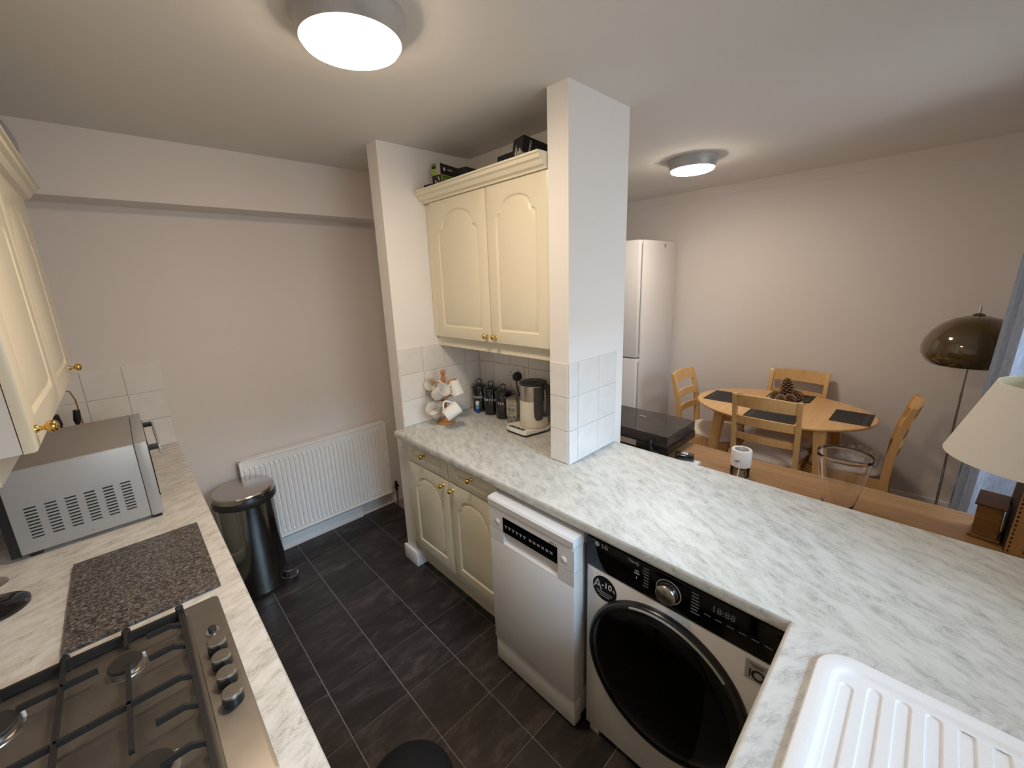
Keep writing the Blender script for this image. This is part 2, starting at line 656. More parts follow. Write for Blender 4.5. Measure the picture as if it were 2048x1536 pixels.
# window wall with two openings
mb = MB()
KW, DW = (0.2, 1.5, 1.05, 2.08), (1.95, 3.2, 0.45, 2.12)
y0, y1 = YW - 0.1, YW
mb.box(XW, KW[0], y0, y1, 0, H)
mb.box(KW[0], KW[1], y0, y1, 0, KW[2])
mb.box(KW[0], KW[1], y0, y1, KW[3], H)
mb.box(KW[1], DW[0], y0, y1, 0, H)
mb.box(DW[0], DW[1], y0, y1, 0, DW[2])
mb.box(DW[0], DW[1], y0, y1, DW[3], H)
mb.box(DW[1], XD, y0, y1, 0, H)
struct(mb.build('wall_front', WALL))
for k, (a, b, c, d) in enumerate((KW, DW)):
    o = bpy.data.objects.new('window_%d' % (k + 1), None)
    C.objects.link(o)
    o.location = ((a + b) / 2, YW - 0.06, c)
    W[o] = Vector(o.location)
    struct(o)
    mb = MB()
    t = 0.05
    mb.box(a, b, YW - 0.08, YW - 0.03, c, c + t).box(a, b, YW - 0.08, YW - 0.03, d - t, d)
    mb.box(a, a + t, YW - 0.08, YW - 0.03, c + t, d - t).box(b - t, b, YW - 0.08, YW - 0.03, c + t, d - t)
    mb.box((a + b) / 2 - 0.03, (a + b) / 2 + 0.03, YW - 0.08, YW - 0.03, c + t, d - t)
    mb.build('window_frame', GLOSSW, o)
    for u, v in ((a + t, (a + b) / 2 - 0.03), ((a + b) / 2 + 0.03, b - t)):
        box_obj('pane', u, v, YW - 0.06, YW - 0.054, c + t, d - t, GLASSP, o)
    box_obj('window_sill', a - 0.04, b + 0.04, YW, YW + 0.09 if k else YW + 0.06, c - 0.025, c, GLOSSW, o, 0.004)
# skirting boards
struct(box_obj('baseboard_back', XL + 0.02, XNIB, YB - 0.016, YB, 0, 0.09, GLOSSW, None, 0.003))
struct(box_obj('baseboard_right', XD - 0.016, XD, YW, YFAR, 0, 0.085, GLOSSW, None, 0.003))
mb = MB()
mb.box(XNIB - 0.018, XNIB, YNIB0 - 0.03, YNIB1 + 0.018, 0, 0.095, 0.003)
mb.box(XNIB, XNIB + 0.055, YNIB0 - 0.03, YNIB0, 0, 0.095, 0.003)
struct(mb.build('baseboard_nib', GLOSSW))
# ceiling cove strip in the dining side
mb = MB()
pr = [(0, 0), (0, -0.07), (-0.006, -0.07), (-0.02, -0.045), (-0.045, -0.02), (-0.07, -0.006), (-0.07, 0)]
mb.prism(pr, lambda u, v, a: (XD + u, a, H + v), YW, YFAR)
struct(mb.build('trim_2', WALL))


# wall tiles: every tile its own piece on its wall
def tiles(parent, plane, at, us, vs, sgn):
    th = 0.005
    g = 0.0011
    for u0, u1 in zip(us, us[1:]):
        for v0, v1 in zip(vs, vs[1:]):
            a, b = sorted((at, at + sgn * th))
            if plane == 'y':
                box_obj('tile', u0 + g, u1 - g, a, b, v0 + g, v1 - g, TILEW, parent, 0.0012, 1)
            else:
                box_obj('tile', a, b, u0 + g, u1 - g, v0 + g, v1 - g, TILEW, parent, 0.0012, 1)


VZ = [0.914, 1.067, 1.220, 1.372]
tiles(w_pil, 'y', YPIL0, [XPIL - 0.004, 1.406, 1.565, 1.716], VZ, -1)
tiles(w_pil, 'x', XPIL, [YPIL0, YPIL1], VZ, -1)
tiles(w_nib, 'y', YNIB0, [XNIB + 0.002, 1.262, 1.416, 1.570, XALC - 0.006], VZ, -1)
tiles(w_alc, 'x', XALC, [YPIL1 + 0.002, 1.292, 1.444, 1.596, 1.748, 1.900, YNIB0 - 0.006], VZ, -1)
tiles(w_back, 'y', YB, [XW + 0.005, -0.335, -0.181, -0.028, 0.125], VZ, -1)


# ---------------------------------------------------------------- arched doors and drawer fronts (vinyl wrapped)
def arch_outline(w, h, mx, mt, mbm):
    """inner cathedral outline in door coords (0..w, 0..h), counter-clockwise, with matching outer points"""
    xl, xr, zb = mx, w - mx, mbm
    rise = min(0.26 * (xr - xl), 0.1)
    st = 0.028 * (xr - xl) / 0.26
    zs = h - mt - rise - st
    inner, outer = [(xl, zb), (xr, zb)], [(0, 0), (w, 0)]
    for k in range(1, 5):
        z = zb + (zs - zb) * k / 4
        inner.append((xr, z))
        outer.append((w, z))
    for k in range(1, 5):          # concave shoulder step
        a = R(90) * k / 4
        inner.append((xr - st * (1 - math.cos(a)), zs + st * math.sin(a)))
        outer.append((w, zs + (h - zs) * k / 4))
    a0, b0 = (xr - st), (xl + st)
    n = 20
    for k in range(1, n):
        a = math.pi * k / n
        cx, rx = (a0 + b0) / 2, (a0 - b0) / 2
        inner.append((cx + rx * math.cos(a), zs + st + rise * math.sin(a) ** 0.85))
        outer.append((w - w * k / n, h))
    for k in range(4, 0, -1):
        a = R(90) * k / 4
        inner.append((xl + st * (1 - math.cos(a)), zs + st * math.sin(a)))
        outer.append((0, zs + (h - zs) * k / 4))
    for k in range(4, 0, -1):
        z = zb + (zs - zb) * k / 4
        inner.append((xl, z))
        outer.append((0, z))
    return inner, outer


def notch_outline(w, h, mx, mz):
    xl, xr, zb, zt = mx, w - mx, mz, h - mz
    c = min(0.03, (zt - zb) * 0.4)
    inner, outer = [], []

    def corner(cx, cz, a0, ox, oz):
        for k in range(5):
            a = a0 - R(90) * k / 4
            inner.append((cx + c * math.cos(a), cz + c * math.sin(a)))
            outer.append((ox, oz))
    corner(xl, zb, R(90), 0, 0)
    corner(xr, zb, R(180), w, 0)
    corner(xr, zt, R(270), w, h)
    corner(xl, zt, R(0), 0, h)
    # spread the outer points a little so that no two coincide
    res = []
    for i, (x, z) in enumerate(outer):
        k = i % 5 - 2
        q = i // 5
        e = 0.003 * k
        if q == 0:
            res.append((max(0, e), max(0, -e)))
        elif q == 1:
            res.append((w + min(0, e), max(0, e)))
        elif q == 2:
            res.append((w - max(0, e), h + min(0, e)))
        else:
            res.append((max(0, -e), h - max(0, e)))
    return inner, res


def panel_front(w, h, t, inner, outer, fn):
    """door slab with a moulded groove; fn(x, z, d): d = depth towards the back"""
    mb = MB()
    cx = sum(p[0] for p in inner) / len(inner)
    zs = [p[1] for p in inner]
    cz = (min(zs) + max(zs)) / 2
    hw = (max(p[0] for p in inner) - min(p[0] for p in inner)) / 2
    hh = (max(zs) - min(zs)) / 2

    def ins(d):
        return [(cx + (x - cx) * (1 - d / hw), cz + (z - cz) * (1 - d / hh)) for x, z in inner]

    def inset_outer(d):
        return [(d + x * (w - 2 * d) / w, d + z * (h - 2 * d) / h) for x, z in outer]
    rings = [[fn(x, z, t) for x, z in outer], [fn(x, z, 0.006) for x, z in outer]]
    rings.append([fn(x, z, 0.002) for x, z in inset_outer(0.0015)])
    rings.append([fn(x, z, 0.0) for x, z in inset_outer(0.006)])
    rings.append([fn(x, z, 0.0) for x, z in inner])
    rings.append([fn(x, z, 0.0035) for x, z in ins(0.003)])
    rings.append([fn(x, z, 0.0065) for x, z in ins(0.007)])
    rings.append([fn(x, z, 0.0065) for x, z in ins(0.011)])
    rings.append([fn(x, z, 0.003) for x, z in ins(0.018)])
    rings.append([fn(x, z, 0.0005) for x, z in ins(0.026)])
    mb.loops(rings, True, True, False)
    last = [v for v in mb.bm.verts][-len(inner):]
    mb.bm.faces.new(last)
    return mb


def knob(parent, pos, d, big=1.0):
    prof = [(0.0, -0.001), (0.008, -0.001), (0.0075, 0.003), (0.0045, 0.006), (0.004, 0.011), (0.007, 0.014), (0.0115, 0.018), (0.013, 0.0235), (0.0115, 0.029), (0.007, 0.0325), (0.0, 0.034)]
    mb = MB()
    mb.lathe([(r * big, z * big) for r, z in prof], 20, frame_m(pos, d, (0, 0, 1)))
    return mb.build('knob', BRASS, parent, 60)


def door_x(parent, x, ya, yb, z0, z1, sgn, kn=None, kind='door', t=0.02, mx=0.062, mt=0.06):
    """front in the plane x, its face towards sgn*X; spans ya..yb"""
    w, h = yb - ya, z1 - z0
    inner, outer = arch_outline(w, h, mx, mt, mx) if kind == 'door' else notch_outline(w, h, 0.045, 0.03)
    mb = panel_front(w, h, t, inner, outer, lambda u, v, d: (x - sgn * d, ya + u, z0 + v))
    o = mb.build(kind, CREAM, parent, 30)
    if kn:
        knob(o, (x, kn[0], kn[1]), (sgn, 0, 0))
    return o


# ---------------------------------------------------------------- wall cupboard in the alcove
cab = thing('wall_cabinet', 'cream double-door wall cupboard with arched panels above the kettle and canisters', 'cabinet', (1.53, 1.59, 1.42))
box_obj('carcass', 1.372, XALC - 0.006, YPIL1 + 0.003, 2.0, 1.42, 2.155, CARC, cab)
box_obj('filler_panel', 1.366, 1.39, 2.0, YNIB0 - 0.004, 1.42, 2.155, CREAM, cab)
door_x(cab, 1.35, 1.527, 1.985, 1.42, 2.148, -1, (1.553, 1.452))
door_x(cab, 1.35, YPIL1 + 0.003, 1.523, 1.42, 2.148, -1, (1.488, 1.452))
crown_p = [(0.0, 0.0), (-0.012, 0.0), (-0.014, 0.008), (-0.03, 0.014), (-0.04, 0.03), (-0.052, 0.036), (-0.054, 0.05), (-0.062, 0.052), (-0.062, 0.06), (0.02, 0.06), (0.02, 0.0)]
mb = MB()
y0, y1 = YPIL1 + 0.003, YNIB0 - 0.004
mb.prism(crown_p, lambda u, v, a: (1.352 + u, a, 2.148 + v), y0, y1)
mb.build('cornice', CREAM, cab, 25)
light_p = [(0.0, 0.0), (0.0, -0.058), (0.012, -0.062), (0.018, -0.062), (0.018, -0.03), (0.03, 0.0)]
mb = MB()
mb.prism(light_p, lambda u, v, a: (1.385 + u, a, 1.42 + v), y0, y1)
mb.build('pelmet', CREAM, cab, 25)

# ---------------------------------------------------------------- wall cupboards on the left wall
lc = thing('wall_cabinet', 'cream wall cupboard on the left wall above the microwave, cut by the frame', 'cabinet', (-0.33, 1.9, 1.415))
LZ = 1.435
box_obj('carcass', XW, -0.177, 1.168, 2.30, LZ, 2.07, CARC, lc)
box_obj('filler_panel', -0.177, -0.158, 2.168, 2.30, LZ, 2.065, CREAM, lc)
door_x(lc, -0.155, 1.165, 1.663, LZ, 2.063, 1, (1.19, LZ + 0.04))
door_x(lc, -0.155, 1.667, 2.165, LZ, 2.063, 1, (2.138, LZ + 0.04))
mb = MB()
mb.prism(crown_p, lambda u, v, a: (-0.172 - u, a, 2.063 + v), 1.10, 2.32)
mb.build('cornice', CREAM, lc, 25)
mb = MB()
mb.prism([(0, 0), (0, -0.056), (0.016, -0.056), (0.016, 0)], lambda u, v, a: (-0.215 - u, a, LZ + v), 1.175, 2.30)
mb.build('pelmet', CREAM, lc, 25)
mb = MB()
mb.prism([(0, 0), (0, -0.058), (0.018, -0.058), (0.018, 0)], lambda u, v, a: (a, 1.175 + u, LZ + v), XW + 0.01, -0.232)
mb.build('pelmet', CREAM, lc, 25)

# ---------------------------------------------------------------- worktops


def worktop(name, x0, x1, y0, y1, m_, edge, label):
    """edge: which long edges are rolled: set of 'x0','x1','y0','y1'"""
    mb = MB()
    mb.box(x0, x1, y0, y1, ZTH, ZT)
    sel = []
    for e in mb.bm.edges:
        a, b = e.verts[0].co, e.verts[1].co
        for k in edge:
            ax = 0 if k[0] == 'x' else 1
            v = {'x0': x0, 'x1': x1, 'y0': y0, 'y1': y1}[k]
            if abs(a[ax] - v) < 1e-5 and abs(b[ax] - v) < 1e-5 and abs(a.z - b.z) < 1e-5:
                sel.append(e)
    bmesh.ops.bevel(mb.bm, geom=sel, offset=0.013, segments=5, affect='EDGES', profile=0.5)
    return tag(mb.build(name, m_, None, 40), label, 'worktop')


mb = MB()
out = [(XP, YC), (XP, YW), (XPB, YW), (XPB, YPIL0 - 0.006), (1.695, YPIL0 - 0.006), (1.695, YPIL1), (XALC - 0.006, YPIL1), (XALC - 0.006, YNIB0 - 0.006), (XP, YNIB0 - 0.006)]
mb.prism(out, lambda u, v, a: (u, v, a), ZTH, ZT)
sel = []
for e in mb.bm.edges:
    p, q = e.verts[0].co, e.verts[1].co
    if abs(p.z - q.z) < 1e-5 and abs(p.y - q.y) > 0.05:
        if abs(p.x - XPB) < 1e-5 and abs(q.x - XPB) < 1e-5 or abs(p.x - XP) < 1e-5 and abs(q.x - XP) < 1e-5 and min(p.y, q.y) > YC - 0.01:
            sel.append(e)
bmesh.ops.bevel(mb.bm, geom=sel, offset=0.013, segments=5, affect='EDGES', profile=0.5)
tag(mb.build('worktop', WT_PEN, None, 40), 'pale grey marble-effect worktop over the dishwasher and washing machine', 'worktop')
worktop('worktop', XW, XP, YW, YC, WT_SINK, ['y1'], 'pale marble-effect worktop around the white sink drainer')
worktop('worktop', XW, XL, YC, YB - 0.006, WT_LEFT, ['x1'], 'pale marble-effect worktop toned as warmly lit, under the microwave and gas hob')

# ---------------------------------------------------------------- base units
bu = thing('base_cabinet', 'cream base unit with two drawers over two arched doors beside the dishwasher', 'cabinet', (1.35, 1.62, 0))
box_obj('carcass', 1.092, XALC - 0.01, 1.215, 1.985, 0.15, ZTH - 0.001, CARC, bu)
box_obj('filler_panel', 1.088, 1.106, 1.985, YNIB0 - 0.002, 0.19, ZTH - 0.001, CREAM, bu)
box_obj('plinth', 1.155, 1.17, 1.215, YNIB0 - 0.031, 0.0, 0.15, CREAM, bu)
door_x(bu, 1.07, 1.592, 1.975, 0.195, 0.738, -1, (1.632, 0.708), mx=0.06, mt=0.055)
door_x(bu, 1.07, 1.218, 1.588, 0.195, 0.738, -1, (1.552, 0.708), mx=0.06, mt=0.055)
door_x(bu, 1.07, 1.592, 1.975, 0.745, 0.868, -1, (1.80, 0.818), 'drawer')
door_x(bu, 1.07, 1.218, 1.588, 0.745, 0.868, -1, (1.40, 0.818), 'drawer')

lb = thing('base_cabinet', 'cream base units under the gas hob and microwave, seen mirrored in the bin', 'cabinet', (-0.2, 1.5, 0))
box_obj('carcass', XW + 0.01, 0.085, 0.16, YB - 0.02, 0.15, ZTH - 0.001, CARC, lb)
box_obj('plinth', 0.03, 0.045, 0.16, YB - 0.02, 0, 0.15, CREAM, lb)
for k in range(4):
    a = 0.62 + k * 0.55
    door_x(lb, 0.107, a, a + 0.545, 0.16, 0.865, 1, (a + 0.05, 0.8))
sb_ = thing('base_cabinet', 'cream base unit under the sink worktop', 'cabinet', (0.5, -0.2, 0))
box_obj('carcass', 0.14, 1.02, YW + 0.01, 0.09, 0.15, 0.868, CARC, sb_)
box_obj('plinth', 0.14, 1.02, 0.02, 0.035, 0, 0.15, CREAM, sb_)
for a in (0.16, 0.60):
    inner, outer = arch_outline(0.41, 0.70, 0.062, 0.06, 0.062)
    d = panel_front(0.41, 0.70, 0.02, inner, outer, lambda u, v, dd, a=a: (a + 0.41 - u, 0.112 - dd, 0.16 + v)).build('door', CREAM, sb_, 30)
    knob(d, (a + 0.36, 0.112, 0.80), (0, 1, 0))

# ---------------------------------------------------------------- sink drainer


def rrect(x0, x1, y0, y1, r, n=8):
    pts = []
    for cx, cy, a0 in ((x1 - r, y0 + r, -90), (x1 - r, y1 - r, 0), (x0 + r, y1 - r, 90), (x0 + r, y0 + r, 180)):
        for k in range(n + 1):
            a = R(a0 + 90 * k / n)
            pts.append((cx + r * math.cos(a), cy + r * math.sin(a)))
    return pts


sk = thing('sink', 'white composite sink drainer with recessed channels, set in the worktop corner', 'sink', (0.5, -0.2, ZT))
mb = MB()
X0, X1, Y0, Y1 = 0.12, 0.995, -0.44, 0.073
rim = ((0.0, 0.0005, 0.062), (0.0004, 0.0075, 0.062), (0.0015, 0.0098, 0.061), (0.004, 0.011, 0.058), (0.027, 0.011, 0.046), (0.030, 0.0102, 0.043), (0.034, 0.0062, 0.039), (0.038, 0.0045, 0.035), (0.042, 0.0040, 0.032))
mb.loops([[(x, y, ZT + z) for x, y in rrect(X0 + d, X1 - d, Y0 + d, Y1 - d, r, 10)] for d, z, r in rim], True, True, False)
CH = [(0.019 - 0.040 * k, (0.922, 0.944, 0.951, 0.954, 0.957)[min(k, 4)]) for k in range(11)]


def floor_z(x, y):
    z = 0.0041
    for cy, xe in CH:
        if abs(y - cy) < 0.02:
            w = 0.0105
            dx_ = max(0.0, x - (xe - w), 0.47 - x)
            d = math.hypot(dx_, y - cy)
            t_ = min(1.0, max(0.0, (w + 0.0012 - d) / 0.0032))
            z -= 0.0034 * t_ * t_ * (3 - 2 * t_)
    return z


xs_ = [X0 + 0.040] + [0.46 + 0.012 * k for k in range(37)] + [0.904 + 0.0016 * k for k in range(35)]
ys_ = []
y = Y1 - 0.040
while y > Y0 + 0.040:
    ys_.append(y)
    y -= 0.00125
gv = [[mb.bm.verts.new((x, y, ZT + floor_z(x, y))) for y in ys_] for x in xs_]
for p, q in zip(gv, gv[1:]):
    for k in range(len(ys_) - 1):
        mb.bm.faces.new([p[k], p[k + 1], q[k + 1], q[k]])
mb.build('drainer', COMPOSITE, sk, 40)

# ---------------------------------------------------------------- dishwasher
dx = 0.998
dw = thing('dishwasher', 'slim white freestanding dishwasher with black display strip under the worktop', 'dishwasher', (1.28, 0.968, 0))
DY0, DY1 = 0.748, 1.193
box_obj('body', dx + 0.045, 1.56, DY0 + 0.004, DY1 - 0.004, 0.03, 0.815, APPW, dw, 0.004)
mb = MB()
lid = [(0.0, 0.812), (-0.002, 0.838), (0.004, 0.846), (0.05, 0.848), (0.56, 0.848), (0.56, 0.812)]
mb.prism(lid, lambda u, v, a: (dx - 0.004 + u, a, v), DY0, DY1)
mb.build('lid', APPW, dw, 25)
mb = MB()
cp = [(0.006, 0.807), (0.0, 0.80), (0.0, 0.712), (0.05, 0.712), (0.05, 0.807)]
mb.prism(cp, lambda u, v, a: (dx + u, a, v), DY0, DY1)
ctl = mb.build('control_panel', APPW, dw, 25)
box_obj('display', dx - 0.0015, dx + 0.01, 0.822, 1.108, 0.7135, 0.781, BLACKG, ctl)
for yb_ in (1.142, 0.793):
    mb = MB()
    mb.lathe([(0.0125, -0.001), (0.0125, 0.002), (0.0105, 0.0035), (0.0, 0.0045)], 24, frame_m((dx, yb_, 0.747), (-1, 0, 0), (0, 0, 1)))
    mb.build('button', APPW, ctl, 50)
nY = (0, -1, 0)
for k in range(6):
    yy = 1.09 - k * 0.021
    mb = MB()
    mb.box(dx - 0.002, dx - 0.001, yy - 0.007, yy + 0.007, 0.747, 0.7495).box(dx - 0.002, dx - 0.001, yy - 0.0025, yy + 0.0025, 0.738, 0.745)
    mb.build('symbol', PRINT_LG, ctl)
    yy = 0.955 - k * 0.021
    mb = MB()
    mb.box(dx - 0.002, dx - 0.001, yy - 0.007, yy + 0.007, 0.747, 0.7495).box(dx - 0.002, dx - 0.001, yy - 0.006, yy + 0.006, 0.741, 0.7435)
    mb.build('symbol', PRINT_LG, ctl)
text(ctl, 'Serie 4', 0.011, (dx - 0.0008, 0.842, 0.789), nY, (0, 0, 1), PRINT_G)
# door with scooped handle
mb = MB()
mb.box(dx, dx + 0.045, DY0, DY1, 0.135, 0.655, 0.004)
mb.box(dx, dx + 0.045, DY0, 0.822, 0.655, 0.708)
mb.box(dx, dx + 0.045, 1.108, DY1, 0.655, 0.708)
dr = mb.build('door', APPW, dw, 30)
mb = MB()
sp = [(0.045, 0.708), (0.03, 0.705), (0.022, 0.69), (0.016, 0.67), (0.004, 0.659), (0.0, 0.655), (0.045, 0.655)]
mb.prism(sp, lambda u, v, a: (dx + u, a, v), 0.822, 1.108)
mb.build('handle_recess', APPW, dr, 40)
mb = MB()
mb.box(dx + 0.006, dx + 0.05, DY0 + 0.002, DY1 - 0.002, 0.012, 0.131, 0.003)
mb.build('kick_plate', APPW, dw, 30)
box_obj('side_trim', 1.06, 1.075, DY0 - 0.0005, DY0 + 0.006, 0.16, 0.80, GREYP, dw)
for yy in (DY0 + 0.04, DY1 - 0.04):
    mb = MB()
    mb.lathe([(0.015, 0), (0.015, 0.012), (0.008, 0.03)], 12, Matrix.Translation((1.1, yy, 0)))
    mb.build('foot', BLACKP, dw)

# ---------------------------------------------------------------- washing machine
wx = 1.05
wm = thing('washing_machine', 'white washing machine with big black porthole door and black control panel', 'washing machine', (1.33, 0.43, 0))
WY0, WY1 = 0.13, 0.73
box_obj('body', wx + 0.02, 1.62, WY0, WY1, 0.025, 0.848, WMW, wm, 0.004)
mb = MB()
mb.box(wx, wx + 0.022, WY0, WY1, 0.025, 0.737, 0.006)
fp = mb.build('front_panel', WMW, wm, 30)
mb = MB()
mb.box(wx - 0.002, wx + 0.021, WY0, WY1, 0.739, 0.852, 0.004)
cpn = mb.build('control_panel', BLACKG, wm, 30)
mb = MB()
KM = frame_m((wx - 0.0025, 0.437, 0.797), (-1, 0, 0), (0, 0, 1))
mb.lathe([(0.039, -0.001), (0.039, 0.0008), (0.0375, 0.0014), (0.036, 0.0008), (0.035, -0.001)], 40, KM, cap0=False, cap1=False)
mb.build('dial_ring', GREYP, cpn, 50)
mb = MB()
mb.lathe([(0.031, -0.001), (0.031, 0.02), (0.029, 0.024), (0.0265, 0.0255), (0.0, 0.0262)], 40, KM)
dial = mb.build('dial', mat('dial_steel', (0.55, 0.52, 0.48), 0.22, 1.0), cpn, 40)
xx = wx - 0.0022
UP = (0, 0, 1)
text(cpn, 'LG', 0.02, (xx, 0.658, 0.838), nY, UP, PRINT_LG)
mb = MB()
mb.lathe([(0.009, 0), (0.009, 0.0005), (0, 0.0006)], 20, frame_m((xx, 0.688, 0.838), (-1, 0, 0), UP))
mb.build('emblem', PRINT_LG, cpn)
text(cpn, 'ThinQ', 0.015, (xx, 0.553, 0.838), nY, UP, PRINT_LG)
for yy, z, w_ in ((0.540, 0.812, 0.006), (0.540, 0.803, 0.009), (0.540, 0.790, 0.0015)):
    box_obj('programme_mark', xx - 0.0004, xx + 0.0002, yy - w_, yy + w_, z - (0.006 if w_ < 0.002 else 0.002), z + 0.002, PRINT_LG, cpn)
for k in range(7):
    for yy, w_ in ((0.50, 0.022), (0.37, 0.026)):
        z = 0.836 - k * 0.0105
        wv = w_ * random.uniform(0.7, 1)
        s_ = 1 if yy > 0.45 else -1
        box_obj('programme_mark', xx - 0.0004, xx + 0.0002, min(yy, yy + s_ * wv), max(yy, yy + s_ * wv), z - 0.0018, z + 0.0018, PRINT_G, cpn)
text(cpn, '18:88', 0.028, (xx, 0.285, 0.818), nY, UP, PRINT_G)
for k in range(6):
    yy = 0.325 - k * 0.03
    box_obj('programme_mark', xx - 0.0004, xx + 0.0002, yy - 0.009, yy + 0.009, 0.787, 0.7895, PRINT_G, cpn)
# round energy sticker
mb = MB()
mb.lathe([(0.047, -0.0002), (0.047, 0.0008), (0, 0.0009)], 40, frame_m((wx, 0.657, 0.674), (-1, 0, 0), UP))
stk = mb.build('sticker', mat('sticker_black', (0.006, 0.006, 0.007), 0.35), fp)
xs_ = wx - 0.0012
text(stk, 'A', 0.054, (xs_, 0.684, 0.681), nY, UP, PRINT_LG)
text(stk, '-10', 0.031, (xs_, 0.648, 0.688), nY, UP, PRINT_W)
text(stk, '%', 0.013, (xs_, 0.6205, 0.682), nY, UP, PRINT_W)
for k in range(3):
    w_ = (0.032, 0.028, 0.02)[k]
    box_obj('small_print', xs_ - 0.0002, xs_ + 0.0003, 0.657 - w_, 0.657 + w_, 0.658 - k * 0.0075, 0.6595 - k * 0.0075, PRINT_LG, stk)
# ten-year badge
box_obj('badge', wx - 0.0008, wx + 0.001, 0.168, 0.222, 0.66, 0.724, PRINT_LG, fp)
bd = box_obj('badge_rim', wx - 0.0012, wx - 0.0006, 0.171, 0.219, 0.663, 0.721, mat('badge_grey', (0.30, 0.28, 0.27), 0.5), fp)
text(bd, '1', 0.036, (wx - 0.0014, 0.209, 0.683), nY, UP, BLACKP)
mb = MB()
BM_ = frame_m((wx - 0.0014, 0.189, 0.684), (-1, 0, 0), UP)
mb.lathe([(0.0165, 0), (0.0165, 0.0005), (0.0105, 0.0005), (0.0105, 0)], 28, BM_, cap0=False, cap1=False)
mb.build('lettering', BLACKP, bd)
for k in range(2):
    box_obj('small_print', wx - 0.0016, wx - 0.0011, 0.179, 0.211 - 0.006 * k, 0.7125 - 0.006 * k, 0.7145 - 0.006 * k, BLACKP, bd)
# porthole door
DM = frame_m((wx, 0.447, 0.452), (-1, 0, 0), UP)
mb = MB()
mb.lathe([(0.262, -0.002), (0.262, 0.010), (0.256, 0.022), (0.246, 0.026), (0.240, 0.024)], 72, DM, cap1=False)
door_rim = mb.build('door_rim', mat('rim_black', (0.012, 0.012, 0.013), 0.25), wm, 50)
mb = MB()
pts = []
for k in range(25):
    a = R(-24 + 72 * k / 24)
    pts.append(DM @ Vector((0.2515 * math.cos(a), -0.2515 * math.sin(a), 0.0245)))
mb.tube(pts, 0.0042, 6)
mb.build('trim_band', GREYP, door_rim)
mb = MB()
mb.lathe([(0.244, 0.02), (0.24, 0.026), (0.20, 0.034), (0.12, 0.041), (0.0, 0.044)], 72, DM, cap0=False)
mb.build('door_glass', DOORBLK, wm, 60)
for yy in (WY0 + 0.05, WY1 - 0.04):
    mb = MB()
    mb.box(wx + 0.0, wx + 0.045, yy - 0.02, yy + 0.02, 0.0, 0.024, 0.003)
    mb.build('foot', PRINT_LG, wm)

# ---------------------------------------------------------------- radiator
rad = thing('radiator', 'white panel radiator with vertical ribs below the blank wall', 'radiator', (0.86, 2.77, 0.12))
RX0, RX1, RZ0, RZ1, RY = 0.372, 1.328, 0.135, 0.722, 2.752
mb = MB()
n = 33
step = (RX1 - RX0 - 0.03) / n
path = []
for k in range(n):
    a = RX0 + 0.015 + k * step
    for u, d in ((0.0, 0.012), (0.10, 0.012), (0.24, 0.0), (0.76, 0.0), (0.90, 0.012)):
        path.append((a + u * step, RY + d))
path.append((RX1 - 0.015, RY + 0.012))
zs = [RZ0 + 0.012, RZ0 + 0.03, RZ0 + 0.036, RZ1 - 0.06, RZ1 - 0.053, RZ1 - 0.012]


def rib_y(y, z):
    if z < RZ0 + 0.033 or z > RZ1 - 0.056:
        return RY + 0.003
    return y


vs = [[mb.bm.verts.new((x, rib_y(y, z), z)) for z in zs] for x, y in path]
for a, b in zip(vs, vs[1:]):
    for k in range(len(zs) - 1):
        mb.bm.faces.new([a[k], b[k], b[k + 1], a[k + 1]])
mb.build('front_panel', GLOSSW, rad, 20, recalc=False)
mb = MB()
mb.box(RX0, RX0 + 0.015, RY, RY + 0.02, RZ0, RZ1, 0.003).box(RX1 - 0.015, RX1, RY, RY + 0.02, RZ0, RZ1, 0.003)
mb.box(RX0, RX1, RY - 0.001, RY + 0.02, RZ1 - 0.012, RZ1, 0.003).box(RX0, RX1, RY - 0.001, RY + 0.02, RZ0, RZ0 + 0.012, 0.003)
mb.box(RX0 + 0.005, RX1 - 0.005, RY + 0.016, RY + 0.02, RZ0, RZ1)
mb.build('frame', GLOSSW, rad, 30)
box_obj('top_grille', RX0, RX1, RY + 0.02, RY + 0.055, RZ1 - 0.03, RZ1 - 0.001, GLOSSW, rad)
for k in range(2):
    xb = RX0 + 0.2 + k * 0.55
    box_obj('bracket', xb, xb + 0.04, RY + 0.02, YB - 0.0, 0.35, 0.6, GLOSSW, rad)
mb = MB()
mb.cyl((RX1 - 0.005, RY + 0.02, 0.165), (RX1 + 0.05, RY + 0.02, 0.165), 0.008)
mb.cyl((RX1 + 0.045, RY + 0.02, 0.0), (RX1 + 0.045, RY + 0.02, 0.15), 0.0075)
mb.build('pipe', CHROME, rad)
mb = MB()
mb.cyl((RX1 + 0.03, RY + 0.02, 0.165), (RX1 + 0.062, RY + 0.02, 0.165), 0.013, seg=12)
mb.cyl((RX1 + 0.045, RY + 0.02, 0.13), (RX1 + 0.045, RY + 0.02, 0.205), 0.011, seg=12)
mb.build('valve', mat('valve_dark', (0.05, 0.045, 0.04), 0.35, 0.8), rad)

